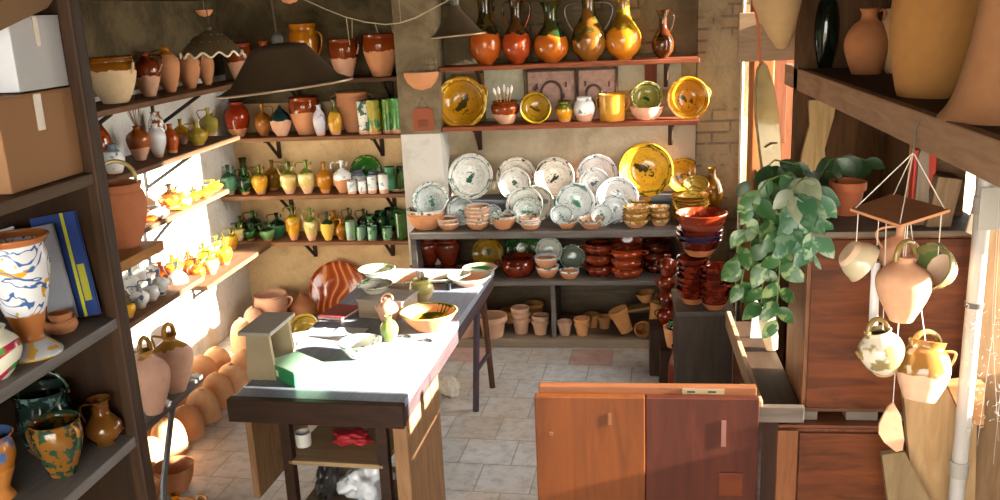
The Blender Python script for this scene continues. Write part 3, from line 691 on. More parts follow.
stack('cup', 449, 24, 5.84, CT, 3, .05, .014, m_wbowl, 'little bowl with white rim, %s in the stack under the teal-speckled bowl', 'little bowls, low stack by the pillar')
stack('cup', 478, 26, 5.84, CT, 5, .055, .026, m_wbowl, 'clay bowl with white rim, %s in the tall stack of five', 'bowls in the tall stack of five')
lean(492, 20, 5.96, CT, m_spk, 'small teal-flecked bowl leaning behind the tall stack of five', name='bowl', cat='bowl', tilt=12, cup=.25)
stack('cup', 504, 27, 5.84, CT, 2, .075, .016, m_wbowl, 'wide clay bowl heaped with sherds, %s of a pair', 'pair of wide clay bowls')
for k in range(5):
    x_ = col_x(504 + (k - 2) * 4, 5.84, CT + .09)
    tag(MB().lathe([(0, 0), (.026, .004), (.03, .009), (.024, .008), (0, .004)], 16).build('small_saucer', pot(hexc('dfe2da'), CLAY, -2, TEAL, .4, 40), None, (x_, 5.84 + (k % 2 - .5) * .03, CT + .088 + .005 * k), (random.uniform(-.9, .9), random.uniform(-.9, .9), 0)),
        'tiny green-flecked saucer heaped in the wide clay bowl', 'saucer', 'tiny saucers heaped in a bowl')
lean(536, 36, 6.04, CT, dish(hexc('d8d6c6'), hexc('6a6a5c'), hexc('8a8a7c')), 'plain cream dish hidden behind two green-marked ones', name='dish', cat='dish', tilt=12)
lean(524, 38, 5.96, CT, dish(hexc('e6e9e0'), hexc('3c5a46'), hexc('3c5a4c'), scale=7), 'white dish with green-black rim behind a smaller one', name='dish', cat='dish', tilt=16)
lean(526, 29, 5.90, CT, m_spg, 'small pale green dish before a white dish, on the counter', name='dish', cat='dish', tilt=18)
stack('cup', 530, 22, 5.82, CT, 4, .045, .014, m_wbowl, 'small white-rimmed bowl, %s in the stack before the pale green dish', 'small bowls before the pale green dish')
stack('cup', 567, 22, 5.84, CT, 1, .05, 0, m_wbowl, 'low clay bowl under the tipped teal-flecked bowl, %s', 'low clay bowl')
lean(561, 24, 5.78, CT + .028, m_spk, 'teal-flecked bowl tipped over on a low clay bowl', name='bowl', cat='bowl', tilt=38, cup=.4, depthk='cup', back=pot(WHT, CLAY, .2, TEAL, .5, 30))
lean(575, 40, 5.98, CT, dish(hexc('e2e8e6'), hexc('3f7a70'), hexc('2f7a54'), scale=6), 'pale blue-white dish with one green stroke in the middle', name='dish', cat='dish', tilt=14)
stack('bowl', 591, 27, 5.82, CT, 2, .05, .018, m_wbowl, 'white-rimmed bowl holding broken handles, %s of the two before the green-stroke dish', 'bowls before the green-stroke dish')
lean(617, 44, 6.00, CT + .005, d_wb, 'large blue-grey rimmed dish between the bowl stacks on the counter', name='dish', cat='dish', tilt=14)
lean(615, 29, 5.93, CT, dish(hexc('e0e6e6'), hexc('4a646c'), hexc('7a949a'), scale=10), 'mid-size pale grey dish before the large blue-grey one', name='dish', cat='dish', tilt=16)
lean(602, 23, 5.86, CT, m_spk, 'smallest grey-teal saucer before the pale grey dish', name='saucer', cat='saucer', tilt=20)
m_yb = [pot(hexc('c99a3a'), CLAY, .66, hexc('e6dcb8'), .5, 30), pot(hexc('b9822a'), CLAY, .62, hexc('6a5a20'), .3, 20)]
stack('bowl', 636, 28, 5.84, CT, 5, .048, .022, m_yb, 'yellow-edged clay bowl, %s under the largest yellow dish', 'yellow-edged bowls under the largest yellow dish')
stack('bowl', 660, 21, 5.86, CT, 5, .045, .021, m_yb, 'small ochre bowl, %s in the narrow stack by the plates', 'small ochre bowls, narrow stack')
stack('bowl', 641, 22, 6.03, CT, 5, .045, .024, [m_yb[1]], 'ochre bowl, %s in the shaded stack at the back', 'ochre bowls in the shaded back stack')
stack('plate', 690, 37, 5.94, CT, 8, .04, .021, [pot(hexc('c9962e'), CLAY, .45, hexc('8a5a1c'), .4), pot(hexc('b9822a'), CLAY, .55, hexc('e0c060'), .3)], 'yellow plate, %s in the tall stack at the counter end', 'yellow plates in the tall stack')
lean(691, 32, 5.80, CT + .075, dish(hexc('e0c24a'), hexc('4a5a1c'), hexc('6a6a2c'), scale=6), 'bright yellow dish with green rim propped against the tall plate stack', name='dish', cat='dish', tilt=50, cup=.18)
lean(697, 26, 5.95, CT + .19, dish(hexc('a98a34'), hexc('4a5a2c'), hexc('5a4a1c'), scale=6), 'olive dish tipped on top of the tall plate stack', name='dish', cat='dish', tilt=58, cup=.2)
on_y('slim', 712, 168, 22, 6.1, CT, pot(hexc('7a5418'), CLAY, -2, hexc('5a3a12'), .5), 'dark amber vase standing in the corner by the door', name='vase')
# ---- counter, middle shelf
MS = .46
G = 'lower red crocks behind the table end'
for px, lb in ((427, 'left'), (447, 'right')):
    on_y('belly', px, 264, 25, 5.98, MS, m_redall, 'dark red lower crock with another standing on it, %s' % ('nearer the pillar' if px < 440 else 'farther from the pillar'), name='crock', cat='crock', group=G, H=(('side', 0, {'z0': .5, 'z1': .8}), ('side', 180, {'z0': .5, 'z1': .8})))
    z1 = at(px, 264, 'y', 5.98).z
    on_y('olla', px, 238, 27, 5.98, z1 + .001, m_redall, 'round red-brown pot on a crock, %s' % ('nearer the pillar' if px < 440 else 'farther from the pillar'), name='cooking_pot', group='round pots on the crocks')
lean(487, 32, 6.05, MS, dish(hexc('a8821e'), hexc('5a4a1c'), hexc('3c5a1c'), scale=6), 'amber-green plate leaning under the counter', tilt=14)
lean(522, 37, 6.08, MS, dish(hexc('1f4a20'), hexc('2f6a2c'), hexc('8a9a3c'), scale=6), 'dark green plate leaning behind a red lidded pot', tilt=14)
on_y('casserole', 518, 257, 34, 5.90, MS, m_redall, 'glossy red-brown two-handled pot in front of a dark green plate', name='cooking_pot', H=(('side', 0, {'z0': .5, 'z1': .8}), ('side', 180, {'z0': .5, 'z1': .8})))
stack('cup', 547, 25, 5.86, MS, 2, .075, .065, [m_wbowl[0]], 'speckled white-rimmed clay bowl, %s of the pair under the counter', 'pair of speckled bowls under the counter')
lean(549, 27, 6.0, MS + .05, dish(hexc('d0d4c8'), hexc('6a8a84'), hexc('7a9a94'), scale=12), 'pale dish propped behind the pair of speckled bowls', tilt=8, name='dish', cat='dish')
lean(572, 26, 6.0, MS, dish(hexc('7f8f78'), hexc('d0d4c8'), hexc('3f5f5c'), scale=12), 'grey-green bowl leaning with its inside showing', tilt=14, cup=.3, depthk='cup', name='bowl', cat='bowl')
stack('cup', 569, 21, 5.82, MS, 1, .055, 0, m_wbowl, 'single small white-rimmed bowl before the grey-green bowl, %s', 'single bowl')
m_cas = [m_redall, pot(hexc('8c3414'), CLAY, -2, hexc('6a220c'), .4)]
stack('casserole', 599, 28, 5.90, MS, 3, .075, .072, m_cas, 'glossy red casserole, %s in the narrow stack', 'red casseroles, narrow stack', H=(('side', 200, {'z0': .5, 'z1': .85}), ('side', 20, {'z0': .5, 'z1': .85})))
stack('casserole', 627, 33, 5.87, MS, 3, .07, .062, [pot(hexc('8c3414'), hexc('7c2a12'), .2, hexc('a85a2c'), .3)], 'wide red-brown casserole, %s in the widest stack', 'wide casseroles, middle stack', H=(('side', 200, {'z0': .5, 'z1': .85}), ('side', -20, {'z0': .5, 'z1': .85})))
lean(627, 30, 5.98, MS + .12, dish(hexc('7a2a10'), hexc('8c3414'), hexc('5a1c0c')), 'red-brown dish standing behind the widest casserole stack', tilt=10, name='dish', cat='dish')
stack('casserole', 656, 28, 5.98, MS, 3, .07, .068, [pot(hexc('5e220e'), CLAY, -2, hexc('40160a'), .4)], 'dark brown casserole, %s in the shaded stack beside the door-side bowls', 'dark casseroles, shaded stack', H=(('side', 200, {'z0': .5, 'z1': .85}),))
for o in list(bpy.data.objects):
    l_ = o.get('label', '')
    if l_.startswith('single small white-rimmed'): o['label'] = 'single small white-rimmed bowl before the grey-green bowl'; del o['group']
    if l_.startswith('low clay bowl under'): o['label'] = 'low clay bowl under the tipped teal-flecked bowl'; del o['group']
# ---- flower pots on the plinth
BZ = .06
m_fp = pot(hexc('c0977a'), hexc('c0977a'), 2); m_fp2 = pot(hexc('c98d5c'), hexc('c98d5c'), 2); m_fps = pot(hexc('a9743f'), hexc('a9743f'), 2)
def fpots(px, w_, D, ytop, n, lb, m=m_fp, g=None):
    z1 = at(px, ytop, 'y', D).z; h = min((z1 - BZ) / (1 + .35 * (n - 1)), .4)
    stack('flowerpot', px, w_, D, BZ, n, h, h * .35, m, lb, g)
fpots(466, 27, 5.80, 314, 1, 'flower pot partly behind the table edge, %s', g='f')
fpots(493, 31, 5.80, 315, 1, 'biggest pale flower pot standing alone beside the table end, %s', g='f')
fpots(521, 19, 5.86, 307, 3, 'pale flower pot, %s in the tallest stack on the plinth', g='flower pots, tallest stack')
fpots(541, 17, 5.84, 315, 2, 'pale flower pot, %s in the pair left of the divider', g='flower pots, pair left of the divider')
fpots(565, 15, 5.82, 321, 1, 'single small flower pot just right of the divider, %s', g='f')
fpots(582, 16, 5.82, 318, 2, 'small flower pot, %s in the pair right of the divider', m_fp2, g='flower pots, pair right of the divider')
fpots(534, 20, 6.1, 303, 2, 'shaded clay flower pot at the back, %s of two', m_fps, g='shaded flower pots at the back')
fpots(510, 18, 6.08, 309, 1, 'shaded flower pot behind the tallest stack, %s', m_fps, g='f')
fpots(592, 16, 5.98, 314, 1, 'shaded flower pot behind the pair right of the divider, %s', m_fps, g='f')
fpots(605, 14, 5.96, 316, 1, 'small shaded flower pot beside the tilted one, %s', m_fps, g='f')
for o in list(bpy.data.objects):
    if o.get('group') == 'f': del o['group']; o['label'] = o['label'].rsplit(', ', 1)[0]
def tilted(px, py, w_, h_, D, rot, lb, m=m_fps, kind='flowerpot', name='flower_pot', cat='flower pot'):
    p = at(px, py, 'y', D); w = w_ * depth(p) / F; h = h_ * depth(p) / F
    Rm = Matrix.Rotation(math.radians(rot[2]), 4, 'Z') @ Matrix.Rotation(math.radians(rot[1]), 4, 'Y') @ Matrix.Rotation(math.radians(rot[0]), 4, 'X')
    c = Rm @ Vector((0, 0, h / 2))
    return tag(MB().lathe(profile(kind, w, h), 28).build(name, m, None, p - c, Rm.to_euler()), lb, cat)
tilted(622, 320, 20, 24, 5.80, (0, -22, 0), 'flower pot tilted against its neighbour on the plinth')
tilted(641, 328, 17, 20, 5.84, (78, 0, 12), 'flower pot lying on its side, mouth to the room')
tilted(656, 331, 13, 14, 5.72, (0, 8, 0), 'small flower pot at the shaded end of the plinth')
tilted(656, 312, 15, 20, 5.80, (0, 12, 0), 'flower pot standing on the shaded small one')
tilted(646, 297, 20, 10, 5.85, (0, -10, 0), 'clay bowl on a tilted board among flower pots', kind='bowl', name='bowl', cat='bowl')
p = at(645, 306, 'y', 5.85); tag(MB().box((-.13, -.06, -.008), (.13, .06, .008)).build('board_scrap', wood(hexc('8c6a44'), hexc('6e5030')), None, p, (0, -.17, 0)), 'small tilted board carrying a clay bowl', 'board')
pz_ = at(675, 345, 'y', 5.12)
tag(MB().box((-.09, -.07, 0), (.10, .08, pz_.z), bev=.005).build('wooden_crate', m_dark, None, (pz_.x, 5.10, 0)), 'dark wooden box under the clay bowl with the green jar', 'crate')
tilted(675, 338, 26, 22, 5.10, (0, 6, 0), 'clay bowl with a green glazed jar in it, beside the dark low cabinet', m=pot(hexc('c98a5e'), CLAY, 2), kind='bowl', name='bowl', cat='bowl')
bo_ = [o for o in bpy.data.objects if o.get('label', '').startswith('clay bowl with a green glazed jar')][0]
make_pot('jar', (bo_.location.x - .005, bo_.location.y, bo_.location.z + .014), .075, .16, m_dg, 'small dark green jar standing in a clay bowl')
on_y('slim', 674, 345, 12, 4.93, .0, m_redall, 'narrow glossy red vase on the floor beside the dark low cabinet', name='vase')
xx = col_x(666, 5.35, .6)
for i in range(4):
    make_pot('slim', (xx + .01 * (i % 2), 5.35, .30 + i * .105), .105, .125, m_redall, 'glossy red jar, %s in the tower beside the dark low cabinet' % ('lowest', 'second from the bottom', 'third from the bottom', 'topmost')[i], name='jar', group='tower of red jars', H=(('side', 200, {'z0': .4, 'z1': .8}),))
tag(MB().box((-.1, -.1, 0), (.07, .1, .30), bev=.006).build('wooden_crate', m_dark, None, (xx, 5.35, 0)), 'small dark wooden box under the tower of red jars', 'crate')
# ---- stacked brown bowls on the low cabinet
bw = [pot(hexc('54180c'), hexc('b87348'), .42, hexc('7a2a14'), .4)]
stack('bowl', 693, 34, 4.76, PZ, 6, .085, .034, bw, 'brown-glazed bowl, %s in the left stack on the dark cabinet', 'brown bowls, left stack')
stack('bowl', 715, 32, 4.66, PZ, 6, .08, .031, bw, 'brown-glazed bowl, %s in the right stack nearest the door', 'brown bowls, right stack')
x_, w__ = stack('bowl', 699, 46, 4.78, PZ + .262, 3, .09, .028, [pot(hexc('54180c'), hexc('b87348'), .42), pot(hexc('2c2a4c'), hexc('5e1d0e'), .4), pot(hexc('6a2416'), hexc('a8603c'), .5)], 'wide brown basin with blue-black sheen, %s of three', 'wide basins on the bowl stacks')
make_pot('cup', (x_ + .01, 4.78, PZ + .385), w__ * 1.12, .105, pot(hexc('7a2a14'), hexc('7a3018'), .5, hexc('94462a'), .4), 'widest red-brown basin on top of everything, sunlit inside', name='basin', cat='basin')

# ================================================================ LEFT BAY
DB = 6.22
on_y('olla', 238, 43, 27, 6.2, ST, m_dipbrn5, 'brown-necked pot at the left end of the highest bay board')
on_y('jar', 263, 41, 13, 6.28, ST, m_org, 'tiny red pot beside the big lamp shade'); 
on_y('olla', 302, 24, 30, 6.2, ST + .0, pot(hexc('c07414'), hexc('b5640f'), .3, AMBER, .3), 'honey-orange pot above the big lamp shade', H=(('side', 0, {'z0': .4, 'z1': .85}),))
on_y('urn', 342, 39, 30, 6.2, ST, m_dipbrn5, 'brown-dipped pot beneath the drooping string', H=(('side', 0, {'z0': .6, 'z1': .9, 'out': .2}),))
on_y('urn', 379, 34, 37, 6.2, ST, m_dipbrn6, 'widest brown-dipped pot beside the pillar on the highest board', H=(('side', 0, {'z0': .6, 'z1': .9, 'out': .2}),))
# board A
on_y('urn', 303, 97, 31, 6.22, SA, m_dipbrn6, 'wide brown-rimmed pot under the lamp shade')
on_y('urn', 351, 92, 33, 6.30, SA, pot(CLAY, CLAY, 2), 'plain clay pot with two handles behind the small bottles', H=(('side', 0, {'z0': .6, 'z1': .92}), ('side', 180, {'z0': .6, 'z1': .92})), hm=pot(hexc('9a6a4a'), CLAY, -2))
on_y('belly', 235, 102, 26, 6.20, SA, m_red, 'glossy dark red pot at the left end of its board')
on_y('jug', 261, 104, 17, 6.20, SA, pot(hexc('b5701c'), hexc('a8682a'), .4), 'ochre small-necked jug between the red and green pots', H=(('side', 10),))
on_y('teardrop', 279, 105, 21, 6.17, SA, m_dgc, 'pink clay pot with dark green glazed top', name='stoppered_pot', cat='pot')
on_y('slim', 318, 105, 13, 6.14, SA, pot(hexc('cfc9d4'), PINK, .1, hexc('8c8c94'), .3), 'little grey-white bottle before the wide pot', name='bottle')
on_y('bottle', 333, 100, 14, 6.15, SA, m_y, 'small square-shouldered yellow bottle')
on_y('tall', 363, 101, 14, 6.15, SA, pot(hexc('dfe0d4'), PINK, .14, hexc('2f4f40'), .5, 26), 'white beaker with black-green brushwork')
on_y('tall', 372.5, 100, 15, 6.15, SA, m_yg, 'olive-yellow beaker between the white and green ones')
on_y('tall', 387, 99, 14, 6.17, SA, pot(hexc('6f9a2f'), PINK, .12, GRN, .4), 'yellow-green beaker next to the last green one')
on_y('tall', 397, 98, 15, 6.16, SA, pot(hexc('4f9a3f'), PINK, .12, hexc('2f7a3c'), .4), 'bright green beaker at the pillar end')
# board B
HJ = (('side', 170), ('spout', 20, {'L': .35})); HB = (('top', 0, {'zb': .78, 'rise': .22, 'spread': .6}), ('spout', 0, {'z': .66}))
B = [(227, 165, 17, 'jug', m_gl, 'pale mint-green jug with dark green neck', HJ), (242, 158, 13, 'pitcher', pot(hexc('4a4416'), CLAY, .1), 'slender dark olive vase behind the green jugs', ()),
     (243, 168, 16, 'jug', m_dg, 'dark green jug between a mint jug and a yellow one', HJ), (258, 165, 17, 'jug', m_y, 'golden yellow jug with green-streaked neck and pale foot', HJ),
     (271, 160, 17, 'jug', pot(hexc('a8701c'), CLAY, .1, OLV, .4), 'shaded brownish-olive jug at the back of its row', (('side', 0),)), (287, 162, 18, 'jug', m_ycream, 'pale yellow jug with green shoulders, two spouts', HJ + (('spout', 90, {}),)),
     (305, 160, 18, 'jug', m_ycream, 'pale yellow jug with green drips beside the amber one', HJ), (323, 162, 17, 'jug', m_ambp, 'plain amber jug without drips', ()),
     (341, 160, 19, 'jug', m_whc, 'white-glazed jug over bare orange clay', HJ)]
for px, yt, w_, k, m_, lb, H in B:
    D = 6.32 if 'behind' in lb or 'back' in lb else 6.17
    on_y(k, px, yt, w_, D, SB, m_, lb, H=H, group='jugs on the bay shelf with the green plate')
for k_, (px, yt, w_, lb) in enumerate(((351.5, 181, 10, 'small white mug nearest the white and orange jug'), (362, 181, 9, 'small white mug, second along from the jug'), (371.5, 176, 10, 'slightly taller pink-white mug'), (383, 174, 11, 'tallest small white mug, next to the flat dish'))):
    on_y('mug', px, yt, w_, 6.12, SB, pot(WHT, PINK, .2, hexc('8fa8b4'), .3, 24), lb, group='small white mugs')
on_y('jar', 358, 170, 15, 6.24, SB, m_whb, 'white speckled jar behind the small mugs'); on_y('jar', 373, 171, 14, 6.26, SB, m_whb, 'grey-speckled pot behind the taller mugs')
lean(365, 33, 6.33, SB, dish(hexc('2f7a24'), hexc('c0b87a'), hexc('1f5a1c'), brush=.3), 'green plate standing at the back of the bay')
make_pot('plate', (col_x(398, 6.19, SB), 6.19, SB), .19, .028, pot(hexc('cfd0bc'), CLAY, .3, GRN, .3), 'flat pale dish under the two green beakers', name='dish', cat='dish')
make_pot('tall', (col_x(391, 6.16, SB + .02), 6.16, SB + .012), .075, .165, pot(hexc('3f8a5c'), CLAY, -2, hexc('2f6a44'), .3), 'mid-green beaker standing on a flat dish')
make_pot('tall', (col_x(403, 6.24, SB + .02), 6.24, SB + .012), .08, .15, pot(hexc('4a6a34'), CLAY, -2, DGRN, .4), 'dull olive-green beaker beside the pillar')
# board C
C_ = [(228, 214, 15, 6.30, m_dg, 'deep green jug at the corner, at the back of the lowest bay shelf'), (238, 222, 13, 6.16, m_ycream, 'pale yellow pot at the corner of the lowest bay shelf'), (249, 224, 14, 6.16, m_g, 'leaf-green jug, first of the green ones at the front'),
      (252, 211, 17, 6.33, m_dg, 'tall green jug standing behind the leaf-green one'), (240, 216, 13, 6.34, pot(hexc('6a5a1c'), CLAY, .1, DGRN), 'dull brown-green jug in the shade of the corner'), (266, 222, 15, 6.14, m_mint, 'pale green jug with dark green shoulders'),
      (276, 213, 17, 6.26, pot(DGRN, hexc('4a9a6a'), .5), 'two-green jug behind the pale green one'), (291, 205, 15, 6.16, m_y, 'orange-yellow jug with long thin neck'), (309, 208, 15, 6.14, m_ycream, 'cream-yellow jug with dark scribbled mark'),
      (326, 212, 14, 6.14, pot(DGRN, hexc('e0b64a'), .60), 'yellow jug with black-green shoulders'), (334, 210, 14, 6.28, m_ambp, 'amber jug behind the black-shouldered yellow one'), (340, 218, 12, 6.16, m_ambp, 'small amber jug with grey-white neck'),
      (348, 208, 12, 6.30, pot(hexc('5a5a2c'), CLAY, .1), 'dark bottle behind the tall green mug'), (363, 209, 14, 6.32, pot(hexc('5a4a1c'), CLAY, .1, DGRN, .5), 'dark brown-green bottle at the back, thin pale neck')]
for px, yt, w_, D, m_, lb in C_:
    on_y('jug', px, yt, w_, D, SC, m_, lb, H=(('side', 170), ('spout', 30, {'L': .3})), group='small jugs on the lowest bay shelf')
on_y('mug', 350, 221, 11, 6.14, SC, pot(hexc('8fb0a0'), CLAY, .06, LGRN, .5), 'tall pale mint mug before the dark bottle')
for i, (px, yt, lb) in enumerate(((361, 226, 'small mint mug next to the tall mint one'), (372, 226, 'small mint mug in the middle of three'), (387, 227, 'small mint mug nearest the pillar'))):
    on_y('mug', px, yt, 11, 6.13, SC, pot(hexc('7fae90'), CLAY, .06, GRN, .45), lb, group='three small mint mugs')
on_y('jar', 371, 215, 14, 6.22, SC, m_dg, 'dark green little jar behind the mint mugs'); on_y('jar', 380, 211, 16, 6.30, SC, pot(hexc('3f6a2c'), CLAY, -2, DGRN, .5), 'green glossy jar at the back of the mint mugs')
on_y('tall', 401, 212, 16, 6.17, SC, pot(hexc('3f6a2c'), CLAY, -2, hexc('2f4f1c'), .5), 'big dark green beaker hard against the pillar'); on_y('tall', 391, 208, 14, 6.30, SC, m_dg, 'dark green beaker in the shade near the pillar')

# ================================================================ LEFT WALL
X1 = -2.66
on_x('olla', 114, 57, 47, X1, L1, pot(hexc('a3641a'), PALE, .70), 'large pale pot with amber rim and two loop handles', H=(('side', 350, {'z0': .62, 'z1': .95, 'out': .18}), ('side', 190, {'z0': .62, 'z1': .95, 'out': .18})))
on_x('cantaro', 148, 52, 27, X1, L1, pot(hexc('7c3210'), PINK, .46, DGRN, .2), 'brown-shouldered jug with black drip beside the large pale pot', H=(('side', 0),))
on_x('cantaro', 169, 47, 24, X1, L1, pot(AMBER, CLAY, .84), 'bare clay jug with amber neck on the high board', H=(('side', 180),))
on_x('cantaro', 189, 50, 24, X1, L1, CLAYM, 'rounded bare clay jug, third of the clay jugs from the pale pot', H=(('side', 0),))
on_x('cantaro', 206, 50, 18, X1, L1, pot(AMBER, CLAY, .86), 'smallest bare clay jug under the frilled lamp shade', H=(('side', 180),))
# L2
on_x('belly', 100, 122, 26, X1, L2, pot(hexc('8a3c12'), CLAY, -2, hexc('5e220e'), .4), 'brown glossy pot partly behind the dark cabinet post')
on_x('slim', 113, 144, 22, -2.58, L2, m_whb, 'white jug with blue marks seen through the big arched handle')
on_x('cantaro', 139, 126, 23, X1, L2, m_brn, 'reddish-brown jug with dry stems and a pink base')
p0 = bpy.data.objects.get('water_jug')
D_ = None
on_x('cantaro', 157, 124, 19, -2.60, L2, pot(hexc('eceae6'), PINK, .12), 'plain white jug between two brown ones', H=())
on_x('belly', 158, 112, 16, -2.76, L2, pot(hexc('b06a3a'), CLAY, -2, WHT, .35, 20), 'small copper-coloured jug behind the white one')
on_x('slim', 171, 124, 14, -2.60, L2, m_org, 'slim bright orange bottle')
on_x('jug', 181, 119, 17, -2.72, L2, pot(hexc('c98a1c'), PINK, .4), 'yellow-brown dipped jug behind the slim orange bottle')
on_x('jug', 197, 122, 21, -2.58, L2, pot(hexc('cfae3c'), CLAY, .08, OLV, .3), 'mustard jug with dark spots', H=(('side', 180),))
on_x('jug', 209, 108, 19, -2.72, L2, pot(hexc('b9a848'), CLAY, .08), 'tall pale olive jug with looped handle', H=(('side', 170), ('spout', 20)))
# dry stems in the brown jug
a_, b2 = 1.2, 9.0
def dx_on(px, X, z):
    a, b = 1.2, 9.0
    for _ in range(40):
        mid = (a + b) / 2; c = RM.transposed() @ (Vector((X, mid, z)) - CAM)
        if 500 + F * c.x / -c.z > px: b = mid
        else: a = mid
    return (a + b) / 2
yy = dx_on(139, X1, L2 + .1)
mb = MB(); 
for k in range(12):
    mb.tube([(0, 0, 0), (random.uniform(-.05, .05), random.uniform(-.07, .07), .14 + random.random() * .05)], .0015, 5)
tag(mb.build('dry_stems', plain(hexc('7a5a34'), .9), None, (X1, yy, L2 + .17)), 'bunch of dry stems standing in the reddish-brown jug', 'stems')
# L3: the big clay pot with an arched handle
yb = dx_on(127, -2.38, L3)
wpx = 50 * depth((-2.38, yb, L3)) / F
zt = at(126, 183, 'y', yb).z
make_pot('olla', (-2.38, yb, L3), wpx, zt - L3, pot(hexc('a4603a'), hexc('a4603a'), 2), 'big plain terracotta pot with an arched yellowish handle', H=(('top', 20, {'zb': .98, 'rise': .36, 'spread': .72, 'th': .09}),), hm=pot(hexc('b09a5c'), CLAY, -2))
on_x('jar', 148, 222, 16, -2.68, 1.12, m_org, 'small orange jar beside the big plain terracotta pot')
# sunlit shelf
SS = [(158, 205, 20, m_whb, 'sun-bleached pale jug nearest the camera on the narrow sunny shelf'), (170, 184, 24, pot(hexc('a8481a'), CLAY, .2, hexc('c07a2a'), .5, neck=hexc('3c2410')), 'orange jug catching the sun'), (182, 192, 18, m_ycream, 'cream jug in the sun'), (178, 206, 24, m_y, 'round yellow jug at the front of the sunny shelf'), (192, 190, 18, m_y, 'golden jug with dark neck in the sun'),
      (203, 186, 20, m_y, 'yellow jug toward the bay end of the sunny shelf'), (212, 180, 20, pot(hexc('c99a2c'), CLAY, .1, OLV, .4), 'last mustard jug before the mint-green one')]
for i, (px, yt, w_, m_, lb) in enumerate(SS):
    on_x('jug', px, yt, w_, -2.70 if i in (1, 4, 6) else -2.66, 1.12, m_, lb, H=(('side', 180), ('spout', 0)), group='sunny jugs on the narrow shelf')
m_os = pot(hexc('a8501a'), CLAY, .2, hexc('c9862a'), .5, neck=hexc('4a2c10'), tn=.75)
SX = [(160, 262, 22, m_org, -2.72), (172, 255, 22, m_y, -2.72), (178, 262, 20, m_wh, -2.6), (189, 252, 18, m_org, -2.70), (196, 258, 18, m_os, -2.60), (204, 243, 18, m_y, -2.72), (210, 250, 17, m_ycream, -2.60), (217, 236, 16, m_ycream, -2.72), (224, 238, 16, m_y, -2.60), (231, 228, 14, m_y, -2.72)]
for i, (px, yt, w_, m_, X) in enumerate(SX):
    on_x('jug', px, yt, w_, X, SC if px > 176 else L4, m_, ('sunlit %s jug on the low left board, %s' % ({id(m_org): 'orange', id(m_y): 'yellow', id(m_wh): 'white', id(m_ycream): 'cream', id(m_os): 'rusty'}[id(m_)], ('nearest the big clay pot', 'second from the big clay pot', 'at the front edge', 'halfway along the wall', 'halfway along the front', 'behind the rusty one', 'between two yellow ones', 'at the back near the bay', 'at the front near the bay', 'closest to the bay corner')[i])), H=(('side', 180), ('spout', 0)), group='sunlit jugs on the low left board')
WJ = [(131, 268, 18, -2.76), (141, 262, 18, -2.76), (151, 258, 18, -2.76), (161, 252, 16, -2.78), (139, 285, 19, -2.58), (150, 279, 19, -2.58), (159, 270, 18, -2.58)]
for i, (px, yt, w_, X) in enumerate(WJ):
    on_x('jug', px, yt, w_, X, L4, m_whb, 'white jug with blue-grey neck, %s row, %s' % (('wall' if X < -2.7 else 'front'), ('nearest the camera', 'second nearest', 'third nearest', 'farthest')[i if i < 4 else i - 4]), H=(('side', 180),), group='white jugs with blue-grey necks')
on_x('jug', 127, 297, 15, -2.56, L4, m_y, 'single yellow jug before the white ones')
on_x('slim', 118, 296, 14, -2.62, L4, pot(hexc('a8707c'), CLAY, -2, WHT, .4, 20), 'pinkish flecked jug under the thick short board')
# the two pale water jugs
m_pj = pot(hexc('b98a3c'), hexc('d8ab92'), .78)
def pj(px, yt, w_, D, lb, m_):
    X = col_x(px, D, LP + .1); w = w_ * depth((X, D, LP + .1)) / F; h = at(px, yt, 'y', D).z - LP
    return make_pot('cantaro', (X, D, LP), w, h, m_, lb, name='water_jug', H=(('top', 70, {'zb': .97, 'rise': .22, 'th': .12}), ('side', 200, {'z0': .8, 'z1': .97, 'out': .1})), hm=pot(hexc('a8762c'), CLAY, -2))
pj(151, 350, 41, 3.25, 'pale pink water jug with a glazed loop handle, at the shelf end nearer the camera', pot(hexc('b98a3c'), hexc('d8ab92'), .90))
pj(174, 335, 41, 3.47, 'water jug with mustard shoulders behind the pale pink one', m_pj)
make_pot('jar', (-1.97, 3.60, LP), .09, .08, pot(hexc('d0a080'), PINK, 2), 'small plain clay jar at the end of the water jug shelf')
# upside-down clay pots along the foot of the left wall
m_dome = [pot(hexc('d4a070'), hexc('d4a070'), 2), pot(hexc('c98f60'), hexc('c98f60'), 2)]
rows = []
for i in range(7): rows.append((-2.62, 4.02 + i * .205, 0))
for i in range(7): rows.append((-2.40, 3.95 + i * .205, 1))
for j, (X, Y, r) in enumerate(rows):
    i = j % 7
    make_pot('dome', (X, Y, 0), .19, .18 + .012 * (j % 3), m_dome[j % 2], 'upturned clay pot on the floor, %s row, %s' % (('wall', 'outer')[r], ('nearest the camera', 'second nearest', 'third nearest', 'fourth nearest', 'fifth nearest', 'sixth nearest', 'farthest')[i]), name='upturned_pot', cat='pot', group='upturned clay pots along the left wall', rz=j * 40)
make_pot('cup', (-2.18, 3.78, 0), .2, .13, CLAYM, 'open clay bowl on the floor below the water jug shelf')
make_pot('flowerpot', (-2.42, 3.62, 0), .22, .19, m_fps, 'flower pot on the floor behind the metal strut')
make_pot('flowerpot', (-2.2, 3.5, 0), .19, .17, m_fp2, 'flower pot under the water jug shelf, before another')
